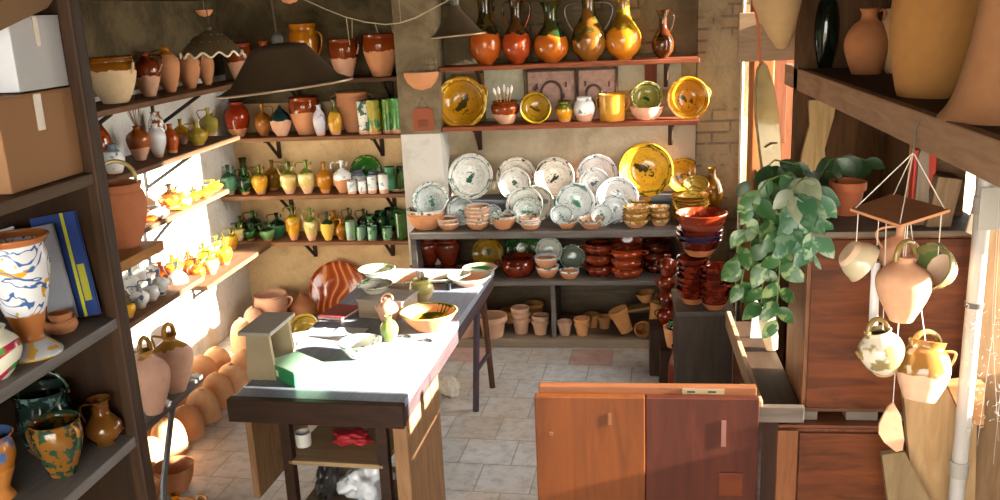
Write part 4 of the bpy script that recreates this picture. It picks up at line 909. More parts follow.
# group of big pots on the floor in the bay corner
FL = [(270, 294, 34, 6.12, 'urn', 0, 'wide-mouthed plain clay pot in the bay corner', (('side', 0, {'z0': .6, 'z1': .92}),), PINKM), (300, 292, 28, 6.25, 'teardrop', 0, 'pointed clay money box in the bay corner', (), CLAYM),
      (252, 306, 22, 5.95, 'dome', 0, 'pinkish upturned pot in front of the wide-mouthed one', (), PINKM), (240, 318, 24, 5.66, 'dome', 0, 'rounded sunlit pot at the end of the row', (), pot(hexc('e0b080'), hexc('e0b080'), 2)), (256, 322, 20, 5.70, 'dome', 0, 'paler upturned pot beside the grey wooden stand', (), PINKM), (278, 312, 30, 5.86, 'dome', 0, 'large pink upturned pot behind the grey stand', (), PINKM)]
for px, yt, w_, D, k, z, lb, H, m_ in FL:
    on_y(k, px, yt, w_, D, 0, m_, lb, H=H)
m, t, b = nt('swirled_glaze'); tc, v, oi = rand_vec(t)
wv = t.nodes.new('ShaderNodeTexWave'); wv.wave_type = 'BANDS'; wv.inputs['Scale'].default_value = 4.5; wv.inputs['Distortion'].default_value = 11; wv.inputs['Detail'].default_value = .6; wv.inputs['Detail Scale'].default_value = .9
t.links.new(tc.outputs['Object'], wv.inputs[0])
c = mix(t, ramp(t, wv.outputs['Fac'], .80, .95), mix(t, wv.outputs['Fac'], hexc('8f3a14'), hexc('b0521f')), hexc('cf8a58'))
t.links.new(c, b.inputs['Base Color']); b.inputs['Roughness'].default_value = .12
lean(337, 61, 6.25, 0, m, 'huge orange plate with swirling pattern leaning against the bay wall', tilt=14, cup=.06, name='plate')
x0 = col_x(297, 5.72, .1)
make_pot('bowl', (x0, 5.72, 0), .28, .10, CLAYM, 'wide clay bowl on the floor with a yellow bowl in it')
lean(300, 32, 5.60, .075, dish(hexc('c0a040'), hexc('8a7a30'), hexc('6a6a2c')), 'yellow-brown bowl tipped inside the wide clay bowl', tilt=42, cup=.3, depthk='cup', name='bowl', cat='bowl')

# ================================================================ FOREGROUND SHELF UNIT CONTENTS
m_card = plain(hexc('9c7450'), .85, vary=.06, scale=3); m_whbox = plain(hexc('c9ccd2'), .7, vary=.05, scale=3)
def carton(name, x0, y0, z0, x1, y1, z1, m, label, tape):
    e = empty(name, (x1, y0, z0), label, 'box'); X, Y, Z = x1 - x0, y1 - y0, z1 - z0
    MB().box((-X, 0, 0), (0, Y, Z), bev=.003).build('carton', m, e)
    MB().box((-X, 0, Z), (-X * .52, Y, Z + .004)).box((-X * .48, 0, Z), (0, Y, Z + .004)).build('flap', m, e)
    MB().box((-.0, Y * .45, Z * .6), (.0015, Y * .55, Z)).build('side_tape', tape, e)
    MB().box((-X * .53, 0, Z + .004), (-X * .47, Y, Z + .006)).build('top_tape', tape, e)
    return e
m_tape = plain(hexc('b09a78'), .3, vary=.05)
carton('cardboard_box', -1.72, 1.81, 1.857, -1.325, 2.095, 2.062, m_card, 'brown cardboard box on the top of the dark shelf unit', m_tape)
carton('white_box', -1.68, 1.905, 2.07, -1.33, 2.095, 2.232, m_whbox, 'white cardboard box stacked on the brown one', m_tape)
mb = MB(); Mx = Matrix.Translation((-1.45, 1.72, 2.275)) @ Matrix.Rotation(.16, 4, 'X') @ Matrix.Rotation(-.25, 4, 'Y')
cf = [at(x, y, 'x', -1.33) for x, y in ((-20, -12), (54, -4), (46, 8), (-2, 31), (-20, 36))]
mb.prism([(q.y, q.z) for q in cf], 'x', -1.338, -1.326)
tag(mb.build('cardboard_flap', plain(hexc('8a6c4c'), .85, vary=.06)), 'loose brown cardboard sheet lying on the white box', 'cardboard')
mb = MB(); n = 14; vs = []; fs = []
for i in range(n):
    for j in range(n):
        vs.append((-1.60 + i * .018, 1.84 + j * .017, 2.262 + .018 * math.sin(i * 1.7 + j) + .014 * math.sin(j * 2.3 - i) - .0006 * (i - 7) ** 2 - .02 * (i / n)))
for i in range(n - 1):
    for j in range(n - 1): fs.append([i * n + j, (i + 1) * n + j, (i + 1) * n + j + 1, i * n + j + 1])
o = tag(mb.add(vs, fs).build('plastic_sheet', plain(hexc('8a8c8a'), .25)), 'crumpled grey plastic sheet at the very top of the unit', 'plastic sheet')
md = o.modifiers.new('t', 'SOLIDIFY'); md.thickness = .004

# painted vase
m, t, b = nt('maiolica'); tc = t.nodes.new('ShaderNodeTexCoord'); v = tc.outputs['Object']
sx = t.nodes.new('ShaderNodeSeparateXYZ'); t.links.new(tc.outputs['Generated'], sx.inputs[0])
n1 = noise(t, v, 17, 2, .4, 1.2); n2 = noise(t, v, 13, 2, .4, 1.5); z = sx.outputs[2]
c = mix(t, ramp(t, n1, .60, .615), hexc('dfe2e6'), hexc('d9a52a'))
band = math_(t, 'MULTIPLY', ramp(t, n2, .485, .495), ramp(t, n2, .53, .52)); c = mix(t, band, c, hexc('3f66a0'))
low = ramp(t, math_(t, 'ADD', z, math_(t, 'MULTIPLY', n1, .25)), .50, .48); c = mix(t, low, c, hexc('b8743a'))
foot = ramp(t, z, .135, .125); c = mix(t, foot, c, mix(t, ramp(t, n2, .5, .52), hexc('b9c0c4'), hexc('c9a24a')))
rim_ = ramp(t, z, .935, .945); c = mix(t, rim_, c, hexc('b06a3c'))
t.links.new(c, b.inputs['Base Color']); b.inputs['Roughness'].default_value = .15; m_vase = m
OUT['amphora'] = [(.92, 0), (.90, .03), (.55, .11), (.42, .17), (.56, .30), (.80, .52), (.98, .74), (.94, .86), (.90, .92), (1.08, .985), (1.08, 1)]
make_pot('amphora', (-1.363, 1.835, 1.475), .14, at(28, 236, 'y', 1.835).z - 1.475, m_vase, 'tall painted vase, white with blue, yellow and orange ornament and terracotta foot', name='painted_vase', cat='vase')
# striped round flask
m, t, b = nt('striped_glaze'); tc = t.nodes.new('ShaderNodeTexCoord'); wv = t.nodes.new('ShaderNodeTexWave'); wv.wave_type = 'RINGS'; wv.inputs['Scale'].default_value = 6; wv.inputs['Distortion'].default_value = 3
t.links.new(tc.outputs['Object'], wv.inputs[0]); n1 = noise(t, tc.outputs['Object'], 9, 2)
c = mix(t, ramp(t, wv.outputs['Fac'], .72, .78), hexc('e2e0cc'), mix(t, ramp(t, n1, .48, .5), hexc('4a9a4a'), hexc('b03048')))
t.links.new(c, b.inputs['Base Color']); b.inputs['Roughness'].default_value = .15
make_pot('belly', (-1.352, 1.69, 1.475), .12, .115, m, 'white round pot with green and red stripes beside the painted vase', name='striped_pot', cat='pot')
# nested clay pots
make_pot('casserole', (-1.385, 1.985, 1.475), .078, .036, CLAYM, 'low outer clay pot of two nested on the grey shelf', name='clay_pot', cat='pot')
make_pot('cup', (-1.383, 1.985, 1.483), .058, .042, CLAYM, 'smaller clay pot nested inside the low one', name='clay_pot', cat='pot')
# books standing against the end panel
def book(name, x, y, w_, h_, th, m_, label, cat, lean_, yaw, extra=None):
    e = empty(name, (x, y, 1.475), label, cat, rot=(math.radians(-6), math.radians(lean_), math.radians(yaw)))
    MB().box((0, 0, 0), (w_, .003, h_)).box((0, th - .003, 0), (w_, th, h_)).box((0, 0, 0), (.004, th, h_)).build('cover', m_, e)
    MB().box((.004, .004, .003), (w_ - .004, th - .004, h_ - .003)).build('pages', plain(hexc('d8d8d6'), .8), e)
    if extra: extra(e)
    return e
def xt(e):
    MB().box((.085, -.001, .0), (.094, 0, .27)).build('cover_stripe', plain(hexc('c8c82a'), .4), e)
    MB().box((.098, -.001, .04), (.118, 0, .135)).box((.102, -.0015, .05), (.112, -.001, .09)).build('cover_print', plain(hexc('b9b83a'), .4), e)
book('magazine', -1.452, 2.060, .125, .27, .012, plain(hexc('2a4486'), .35), 'dark blue magazine with yellow stripe standing against the end panel', 'magazine', -9, 0, xt)
book('booklet', -1.482, 2.035, .11, .245, .008, plain(hexc('a7abb6'), .5), 'pale grey booklet standing before the blue magazine', 'booklet', -10, 0)
book('leaflet', -1.515, 2.012, .07, .25, .006, plain(hexc('9aa2ae'), .35), 'thin bluish leaflet leaning in front of the grey booklet', 'leaflet', -14, 0)
# lower shelf
m_mott = pot(hexc('8a5c22'), hexc('6a4018'), .02, hexc('26402e'), .5, 42); m_mott2 = pot(hexc('243a34'), hexc('6a4018'), .12, hexc('5f7a76'), .35, 40); m_mb = pot(hexc('8a5a24'), CLAY, -2, hexc('6a4018'), .5, 18)
HS = {'z0': .5, 'z1': .93, 'out': .24, 'th': .09}
make_pot('urn', (-1.378, 1.885, FZ[2]), .122, .142, m_mott, 'mottled brown and green two-handled vase, closest on the middle grey shelf', name='mottled_vase', cat='vase', H=(('side', 200, HS), ('side', -10, HS)))
make_pot('casserole', (-1.495, 2.015, FZ[2]), .14, .165, m_mott2, 'dark blue-green basket-handled pot behind the mottled vases', name='basket_pot', cat='pot', H=(('top', 20, {'zb': .9, 'rise': .4}),))
make_pot('pitcher', (-1.362, 2.05, FZ[2]), .098, .125, m_mb, 'small brown pitcher with pinched lip beside the end panel', name='pitcher', H=(('side', 200, {'z0': .5, 'z1': .9, 'out': .2}),))
make_pot('vase', (-1.465, 1.765, FZ[2]), .11, .16, pot(hexc('b5742c'), hexc('c07a30'), .45, hexc('4a6a9a'), .45, 16), 'orange-brown vase with blue flecks at the frame edge', name='flecked_vase', cat='vase')
make_pot('urn', (-1.60, 1.86, FZ[2]), .10, .17, m_mott, 'brown-green handled vase behind the blue-flecked one', name='mottled_vase', cat='vase', H=(('side', 0, HS),))
make_pot('jug', (-1.40, 1.93, FZ[3]), .12, .20, m_mott, 'green mottled jug on the lowest visible shelf of the unit', H=(('side', 0),))
make_pot('vase', (-1.36, 1.70, FZ[3] + .0), .12, .2, m_mott2, 'grey-green mottled vase below the grey shelf edge', name='mottled_vase', cat='vase')
# two small jugs on the floor, only their tops in view
make_pot('jug', (-1.95, 3.36, 0), .15, .22, m_amb, 'amber jug standing on the floor by the metal strut', H=(('side', 0),))
make_pot('cantaro', (-1.83, 3.36, 0), .15, .20, m_pj, 'pale jug with loop handle on the floor by the strut', H=(('top', 0, {'zb': .96, 'rise': .15}),))

# ================================================================ ON THE WORK TABLE
TT = .75
def on_t(kind, px, py, ytop, wpx, m_, label, **k):
    p = at(px, py, 'z', TT); w = wpx * depth(p) / F; D = p.y
    h = k.pop('h', None) or at(px, ytop, 'y', D).z - TT
    return make_pot(kind, (p.x, D, TT), w, h, m_, label, **k)
m_gb = plain(hexc('9a8a6c'), .7)
p = at(262, 380, 'z', TT)
e = empty('wooden_stand', (p.x, p.y, TT), 'small grey wooden stand with open underside on the table corner', 'stand', rot=(0, 0, math.radians(-3)))
MB().prism([(-.065, 0), (.065, 0), (.05, .20), (-.05, .20)], 'y', 0, .02).build('side_board', m_gb, e)
MB().prism([(-.055, 0), (.07, 0), (.055, .20), (-.045, .20)], 'y', .19, .21).build('side_board', m_gb, e)
MB().box((-.075, -.02, .20), (.07, .24, .218), bev=.004).build('top_board', plain(hexc('9a9488'), .6), e)
MB().box((-.05, .02, .10), (-.035, .19, .20)).build('back_board', m_gb, e)
p = at(290, 374, 'z', TT)
e = empty('green_box', (p.x, p.y, TT), 'flat green box lying beside the grey wooden stand', 'box', rot=(0, 0, math.radians(-38)))
MB().box((-.06, -.07, 0), (.15, .08, .062), bev=.004).build('tray', plain(hexc('2f8a54'), .4), e)
MB().box((-.057, -.067, .062), (.147, .077, .067)).build('lid', plain(hexc('9fc9a8'), .35), e)
MB().box((-.03, -.0715, .018), (.03, -.07, .044)).build('label_patch', plain(hexc('d0e0c8'), .5), e)
for i, (px, py, a, w_, h_) in enumerate(((322, 338, 12, .21, .15), (350, 332, -8, .15, .10), (308, 336, 30, .20, .12))):
    p = at(px, py, 'z', TT)
    tag(MB().box((-w_ / 2, -h_ / 2, 0), (w_ / 2, h_ / 2, .0015)).build('paper_sheet', plain(hexc('e6e8ec'), .8, vary=.02), None, (p.x, p.y, TT + .001 + i * .002), (0, 0, math.radians(a))), ('large white paper sheet in the middle of the papers', 'small white paper sheet beside the red notebook', 'white paper sheet nearest the table edge')[i], 'paper')
p = at(340, 314, 'z', TT)
e = empty('red_notebook', (p.x, p.y, TT), 'red notebook lying in front of the huge orange plate', 'notebook', rot=(0, 0, math.radians(-14)))
MB().box((-.07, -.10, .014), (.07, .10, .018)).box((-.07, -.10, 0), (.07, .10, .003)).build('cover', plain(hexc('9a3a3c'), .5), e)
MB().box((-.068, -.098, .003), (.068, .098, .014)).build('pages', plain(hexc('e4e0dc'), .8), e)
p = at(386, 314, 'z', TT)
e = empty('wooden_box', (p.x, p.y, TT), 'grey-brown wooden box carrying a green and white dish', 'box', rot=(0, 0, math.radians(-12)))
MB().box((-.11, -.08, 0), (.13, .11, .085), bev=.004).build('body', wood(hexc('a8937c'), hexc('8f7c68'), .7, 1, 0), e)
MB().box((-.115, -.085, .085), (.135, .115, .098), bev=.003).build('lid', wood(hexc('9a9088'), hexc('857b72'), .6, 1, 0), e)
WX, WY = p.x, p.y
m_gd = dish(hexc('e0dccb'), hexc('2f7a2c'), hexc('2c6a28'), scale=5); 
make_pot('plate', (WX - .06, WY + .05, TT + .10), .19, .045, m_gd, 'white dish with green blot, standing on the wooden box', name='dish', cat='dish')
on_t('plate', 377, 276, 262, 38, dish(hexc('d8d6c0'), hexc('5f9a3c'), hexc('4a8a34'), scale=5), 'white and light green dish at the far side of the table', name='dish', h=.045)
on_t('bowl', 404, 290, 268, 46, pot(hexc('ead6c0'), PINK, .7, hexc('d8b090'), .3), 'large pale clay bowl gleaming in the sun behind the green-spouted jug', h=.075)
on_t('bowl', 470, 284, 270, 46, pot(hexc('dfe0d0'), PINK, .55, hexc('c0c8b0'), .3), 'wide pale bowl in the sun near the table end', h=.05, name='bowl')
p = at(446, 283, 'z', TT); e = empty('oval_platter', (p.x + .0, p.y, TT), 'oval pale platter with dark green middle', 'platter', rot=(0, 0, .5))
mb = MB().lathe(profile('plate', .24, .045), 36, M=Matrix.Diagonal((1.25, .8, 1, 1))); mb.build('platter', pot(hexc('dcd8c4'), PINK, .5), e)
MB().lathe([(0, .008), (.075, .010), (.092, .022), (.088, .024), (.07, .013), (0, .012)], 32, M=Matrix.Diagonal((1.25, .8, 1, 1))).build('green_glaze', pot(hexc('2f6a2c'), CLAY, -2, hexc('4a8a3c'), .3), e, (0, 0, .002))
on_t('plate', 480, 276, 264, 36, pot(hexc('d0b494'), CLAY, .7), 'clay dish with green inside at the far table corner', name='dish', h=.05)
p = at(480, 276, 'z', TT); tag(MB().lathe([(0, 0), (.05, .0), (.068, .014), (.064, .016), (.045, .004), (0, .003)], 30).build('saucer', pot(hexc('2f7a34'), CLAY, -2, hexc('1f5a24'), .4), None, (p.x, p.y, TT + .027)), 'green saucer inside the clay dish at the far corner', 'saucer')
on_t('jar', 422, 300, 279, 25, pot(hexc('c0b878'), hexc('c0a070'), .35, hexc('a8a058'), .4), 'squat olive-yellow pot holding brushes', name='crock', H=(('side', 180),))
p = at(422, 300, 'z', TT)
for i, (dx, dy, c_) in enumerate(((.01, .0, hexc('4a3a2c')), (-.015, .01, hexc('8a6a3c')))):
    ee = empty('paint_brush', (p.x, p.y, TT + .02), 'short %s brush standing in the olive-yellow pot' % ('dark' if i == 0 else 'wooden'), 'brush')
    MB().tube([(0, 0, 0), (dx, dy, .11)], .004).build('brush_handle', plain(c_, .5), ee); MB().tube([(dx, dy, .11), (dx * 1.2, dy * 1.2, .135)], [.007, .005]).build('bristles', plain(hexc('8a8a84'), .8), ee)
on_t('cantaro', 389, 326, 298, 21, PINKM, 'tiny pink clay jug with arched handle on the table', H=(('top', 40, {'zb': .9, 'rise': .25, 'spread': .6, 'th': .1}), ('spout', 180, {'z': .5})), name='jug')
on_t('slim', 390, 340, 316, 18, pot(hexc('a8b05c'), hexc('b0a060'), .1, hexc('7f9a4a'), .5), 'yellow-green little vase in front of the tiny pink jug', name='vase')
p = at(430, 328, 'z', TT); w = 58 * depth(p) / F
make_pot('bowl', (p.x, p.y, TT), w, .085, pot(hexc('cfc07a'), CLAY, .93), 'big clay bowl glazed yellow and green inside, on the table edge')
inner = [(r - .003, z + .004) for r, z in profile('bowl', w, .085)[-14:]]
o = bpy.data.objects
mb = MB().lathe([(0, .0145), (w * .20, .0145), (w * .25, .020), (w * .37, .046), (w * .462, .085), (w * .457, .086), (w * .36, .049), (w * .24, .024), (0, .018)], 40)
mm, t, b = nt('bowl_glaze'); tc, v, oi = rand_vec(t); nn = noise(t, v, 11, 2); g = t.nodes.new('ShaderNodeSeparateXYZ'); t.links.new(tc.outputs['Generated'], g.inputs[0])
c = mix(t, ramp(t, nn, .5, .6), hexc('c9b23c'), hexc('a87a1c')); c = mix(t, math_(t, 'MULTIPLY', ramp(t, math_(t, 'ADD', g.outputs[1], math_(t, 'MULTIPLY', nn, .3)), .92, .98), 1), c, hexc('3c4a14')); c = mix(t, ramp(t, math_(t, 'ADD', g.outputs[0], math_(t, 'MULTIPLY', nn, .3)), .30, .25), c, hexc('dcd8b0'))
t.links.new(c, b.inputs['Base Color']); b.inputs['Roughness'].default_value = .1
tag(mb.build('shallow_dish', mm, None, (p.x, p.y, TT)), 'yellow and green glazed dish sitting inside the big clay bowl', 'dish')
on_t('bowl', 361, 356, 332, 44, pot(hexc('ecebe2'), hexc('e8dccb'), .3, hexc('6a8a5a'), .30, 34), 'white bowl with green speckles in the brightest sun', h=.07)
for i, (px, py) in enumerate(((405, 337), (426, 341))):
    p = at(px, py, 'z', TT); tag(MB().tube([(-.02, 0, .004), (.0, .012, .006), (.025, 0, .004), (.03, -.01, .004)], .004).build('clay_tool', plain(hexc('4a4038'), .6), None, (p.x, p.y, TT)), ('small dark clay tool lying before the big clay bowl', 'second dark clay tool nearer the table edge')[i], 'tool')
p = at(449, 290, 'z', TT); make_pot('mug', (p.x, p.y, TT), .03, .04, plain(hexc('20242a'), .3), 'tiny dark inkpot beside the oval platter', name='inkpot', cat='inkpot')
# under the table
p = at(304, 445, 'z', .46)
make_pot('mug', (p.x, p.y, .46), .07, .06, plain(hexc('d8d6cc'), .5), 'white cup on the shelf under the table', name='cup', cat='cup')
def lump(name, loc, s, m_, label, cat, seed, amp=.35, sub=4, fold=9):
    bm = bmesh.new(); bmesh.ops.create_icosphere(bm, subdivisions=sub, radius=1); rnd = random.Random(seed)
    from mathutils import noise as mn
    for v in bm.verts:
        q = v.co.copy(); n_ = mn.fractal(q * 1.4 + Vector((seed, 0, 0)), 1, 2, 4); f_ = abs(mn.noise(q * fold * .35 + Vector((0, seed, 0))))
        r = 1 + amp * n_ - amp * .6 * f_
        z = q.z * r; 
        v.co = Vector((q.x * r * s[0], q.y * r * s[1], max(z, -.85) * s[2] + .85 * s[2]))
    me = bpy.data.meshes.new(name); bm.to_mesh(me); bm.free(); me.materials.append(m_)
    for p_ in me.polygons: p_.use_smooth = True
    o = bpy.data.objects.new(name, me); COL.objects.link(o); o.location = loc; return tag(o, label, cat)
p = at(345, 445, 'z', .46); lump('red_cloth', (p.x + .02, p.y + .03, .461), (.085, .06, .026), plain(hexc('a01c24'), .6, vary=.3, scale=20), 'crumpled red cloth on the shelf under the table', 'cloth', 3, .5)
p = at(352, 498, 'z', .13); lump('plastic_bag', (-1.10, 3.42, .211), (.095, .10, .085), plain(hexc('c9ccd0'), .3, vary=.08, scale=14), 'crumpled white plastic bag on the bottom shelf of the table', 'bag', 5, .55)
lump('black_bag', (-1.27, 3.42, .211), (.05, .09, .085), plain(hexc('2a2826'), .35, vary=.4, scale=14), 'dark crumpled bag beside the white plastic bag', 'bag', 8, .5)
lump('cloth_bag', (-1.02, 4.92, 0), (.06, .05, .07), plain(hexc('cfc6b4'), .8), 'pale cloth bundle on the floor at the trestle', 'cloth', 11, .4)

# ================================================================ LAMPS, STRING, WALL POCKETS
m_lamp = plain(hexc('5a4a38'), .45, .3, .2); m_rimL = plain(hexc('a89078'), .35, .4)
def lampshade(px, pyrim, wpx, D, hfrac, topfrac, label, bulb=True, ztop=2.66, tilt=0):
    p = at(px, pyrim, 'y', D); w = wpx * depth(p) / F; R = w / 2; h = w * hfrac
    e = empty('hanging_lamp', p, label, 'lamp', rot=(0, math.radians(tilt), 0)); tr = R * topfrac
    MB().lathe([(R, 0), (R * .8, h * .16), (tr * 1.15, h * .88), (tr, h), (tr * .4, h * 1.08), (tr * .4 - .002, h * 1.06), (tr - .006, h * .97), (R * .78, h * .12), (R * .985, -.004), (R, 0)], 48).build('shade', m_lamp, e)
    MB().tube([(R * math.cos(a), R * math.sin(a), -.001) for a in [2 * PI * k / 48 for k in range(48)]], .005, 8, closed=True).build('shade_rim', m_rimL, e)
    MB().lathe([(0, h * 1.0), (.02, h * 1.0), (.022, h + .03), (.014, h + .045), (0, h + .05)], 20).build('socket', plain(hexc('5f5c56'), .5), e)
    MB().tube([(0, 0, h + .045), (0.005, 0, h + .2), (0, 0, ztop - p.z)], .004, 6).build('cord', plain(hexc('4a4030'), .7), e)
    MB().lathe([(0, h * .30), (.022, h * .34), (.03, h * .5), (.015, h * .8), (.014, h), (0, h)], 20).build('bulb', plain(hexc('d8d4c8'), .2), e)
    return e
lampshade(286, 87, 133, 3.4, .30, .40, 'large dark conical hanging lamp shade in front of the bay shelves', tilt=-5)
lampshade(458, 35, 54, 4.6, .52, .18, 'small dark conical hanging lamp near the pillar', tilt=-3)
# frilled ceramic shade
p = at(212, 54, 'y', 4.6); R = 60 * depth(p) / F / 2
e = empty('frilled_lamp', p, 'brown hanging lamp shade with white frilled rim and pierced dots', 'lamp')
fr = lambda r, z, a: (r, z + (.012 * math.sin(a * 12) if z < .012 else 0))
MB().lathe([(R, 0), (R * .88, .03), (R * .55, .085), (R * .2, .115), (0.02, .12), (.018, .115), (R * .5, .078), (R * .85, .024), (R * .97, -.002), (R, 0)], 72, wob=fr).build('shade', plain(hexc('54452e'), .4), e)
MB().tube([(R * 1.0 * math.cos(a), R * math.sin(a), .012 * math.sin(a * 12)) for a in [2 * PI * k / 96 for k in range(96)]], .0055, 6, closed=True).build('frill', plain(hexc('dccfb8'), .4), e)
mb = MB()
for rr, zz, nn in ((.70, .064, 16), (.42, .098, 12)):
    for k in range(nn):
        a = 2 * PI * k / nn; mb.lathe([(0, .002), (.0045, 0), (0, -.002)], 8, M=Matrix.Translation((R * rr * math.cos(a), R * rr * math.sin(a), zz)))
mb.build('dots', plain(hexc('e6dfcc'), .5), e)
MB().tube([(0, 0, .115), (0, 0, .135), (0, 0, 2.8 - p.z)], .003, 6).lathe([(0, .115), (.014, .118), (.016, .135), (0, .14)], 12).build('cord', plain(hexc('4a4030'), .7), e)
def hanging_bell(px, py, wpx, D, label):
    p = at(px, py, 'y', D); R = wpx * depth(p) / F / 2
    e = empty('hanging_bowl', p, label, 'bowl')
    MB().lathe([(0, 0), (R * .6, R * .18), (R * .95, R * .62), (R, R * .8), (R * .93, R * .8), (R * .55, R * .28), (0, R * .12)], 28).build('bowl', CLAYM, e)
    MB().tube([(0, 0, R * .1), (0, 0, 2.66 - p.z)], .002, 5).build('cord', plain(hexc('8a7a5a'), .8), e)
hanging_bell(205, 17, 17, 5.0, 'little clay bowl hanging on a cord above the frilled lamp')
hanging_bell(290, 4, 22, 4.8, 'pale clay bowl hanging at the top of the frame')
# drooping string
pts = []
for i, (px, py) in enumerate(((290, -8), (305, 0), (325, 9), (345, 17), (365, 22), (385, 24.5), (400, 23), (415, 18), (430, 10), (445, 2), (455, -5))): pts.append(at(px, py, 'y', 5.85))
tag(MB().tube(pts, .004, 6).build('string', plain(hexc('b8a888'), .8)), 'pale string drooping across the bay in front of the pillar', 'string')
mb = MB()
for px, y0, y1 in ((346, 17, 45), (352, 19, 38), (375, 24, 33), (391, 24, 33), (399, 0, 23)): mb.tube([at(px, y0, 'y', 5.85), at(px + random.uniform(-2, 4), y1, 'y', 5.85)], .0025, 5)
tag(mb.build('hanging_threads', plain(hexc('a09070'), .9), kind='stuff'), 'loose threads hanging from the drooping string', 'threads')
# wall pockets on the pillar
p = at(421, 72, 'y', 5.995); R = 36 * depth(p) / F / 2
mb = MB()
vs = []; seg = 20
prof = [(1, 0), (.97, -.18), (.82, -.55), (.5, -.88), (.02, -1.0)]
for (r, z) in prof:
    for k in range(seg + 1): a = PI + PI * k / seg; vs.append((R * r * math.cos(a), R * .7 * r * math.sin(a), R * 1.0 * z))
for (r, z) in reversed(prof[:4]):
    for k in range(seg + 1): a = PI + PI * k / seg; vs.append((R * (r - .1) * math.cos(a), (R * .7) * (r - .1) * math.sin(a), R * .96 * z))
nr = len(prof) + 4; fs = []
for i in range(nr - 1):
    for k in range(seg): fs.append([i * (seg + 1) + k, i * (seg + 1) + k + 1, (i + 1) * (seg + 1) + k + 1, (i + 1) * (seg + 1) + k])
fs.append([(nr - 1) * (seg + 1) + k for k in range(seg + 1)] + [k for k in range(0)]) if False else None
for k in range(seg): fs.append([(nr - 1) * (seg + 1) + k, (nr - 1) * (seg + 1) + k + 1, k + 1, k])
mb.add(vs, fs); mb.prism([(-R, 0), (-R * .96, -R * .25), (-R * .8, -R * .58), (-R * .5, -R * .88), (0, -R), (R * .5, -R * .88), (R * .8, -R * .58), (R * .96, -R * .25), (R, 0)], 'y', -.006, 0)
tag(mb.build('wall_pocket', pot(hexc('c98a5a'), CLAY, 2), None, p), 'half-round clay wall pocket high on the pillar', 'wall pocket')
p = at(424, 122, 'y', 5.99); R = 20 * depth(p) / F / 2
e = empty('hanging_plaque', (p.x, p.y, p.z), 'small red-brown house-shaped clay plaque hung on the pillar', 'plaque')
MB().prism([(-R, -.055), (R, -.055), (R, .075), (R * .7, .095), (-R * .7, .095), (-R, .075)], 'y', -.03, 0).build('plaque', plain(hexc('8f4a2c'), .8), e)
MB().tube([(-R * .6, -.01, .09), (0, -.005, .16), (R * .6, -.01, .09)], .003, 6).build('cord', plain(hexc('5a4a38'), .8), e)
MB().tube([(0, .01, .16), (0, -.02, .16)], .004, 6).build('nail', plain(hexc('3a3a3a'), .4, .8), e)
MB().box((-R * .5, -.036, -.03), (R * .5, -.03, .02)).build('relief', plain(hexc('763a22'), .8), e)

# ================================================================ RIGHT SIDE
m_beam = wood(hexc('a07c60'), hexc('805f46'), .7, .9, 1); m_rb = wood(hexc('6a3c24'), hexc('4c2816'), .5, .8, 0); m_rb2 = wood(hexc('43200f'), hexc('6e3a1c'), .5, .8, 0, grime=.5)
SR = 1.885
e = empty('high_shelf', (.8, 3, SR), 'long high plank shelf overhead along the right wall', 'shelf')
T = Matrix.Translation((-.8, -3, -SR))
MB().box((.80, 1.0, SR - .10), (.835, 4.70, SR), M=T, bev=.006).build('front_beam', m_beam, e)
MB().box((.835, 1.0, SR - .028), (1.2, 4.36, SR - .004), M=T, bev=.004).build('board', wood(hexc('4a3826'), hexc('33261a'), .8, 1, 1), e)
for y in (1.7, 4.2): MB().box((.84, y, SR - .10), (1.2, y + .05, SR - .03), M=T).build('bearer', m_dark, e)
OUT['cone'] = [(1, 0), (.98, .015), (.80, .10), (.66, .25), (.52, .5), (.44, .8), (.5, 1)]
def on_r(kind, px, py, ytop, wpx, X, m_, label, **k):
    p = at(px, py, 'x', X); D = p.y; w = wpx * depth(p) / F
    h = k.pop('h', None) or at(px, ytop, 'y', D).z - SR
    return make_pot(kind, (X, D, SR - .003), w, h, m_, label, **k)
on_r('slim', 866, 78, 8, 44, 1.0, pot(hexc('a4663a'), hexc('a4663a'), 2), 'orange-brown clay jug with a tiny loop on the high right shelf', H=(('side', 20, {'z0': .75, 'z1': .95, 'out': .1}),), name='jug')
OUT['barrel'] = [(.72, 0), (.80, .03), (.94, .3), (1, .55), (.92, .8), (.6, .95), (.5, 1)]
on_r('barrel', 937, 97, 0, 96, .985, pot(hexc('9c6a30'), hexc('9c6a30'), 2), 'large tan jar standing on the high right shelf', h=.42, H=(('side', 45, {'z0': .7, 'z1': .95, 'out': .12}),), name='large_jar', cat='jar')
fv = at(942, 120, 'z', SR)
make_pot('cone', (fv.x + .15, fv.y + .02, SR - .003), .30, .50, pot(hexc('94643e'), hexc('94643e'), 2), 'tall pale clay vessel with flared foot nearest the camera on the high shelf', name='flared_vessel', cat='vessel')
on_r('belly', 893, 70, 8, 34, 1.1, pot(hexc('c0986a'), hexc('c0986a'), 2), 'pale clay jar behind the orange-brown jug', name='jar')
on_r('bottle', 824, 72, -10, 26, .92, pot(hexc('10160e'), CLAY, -2, hexc('1c2618'), .4), 'tall dark green glossy bottle at the window end of the high shelf', h=.48)
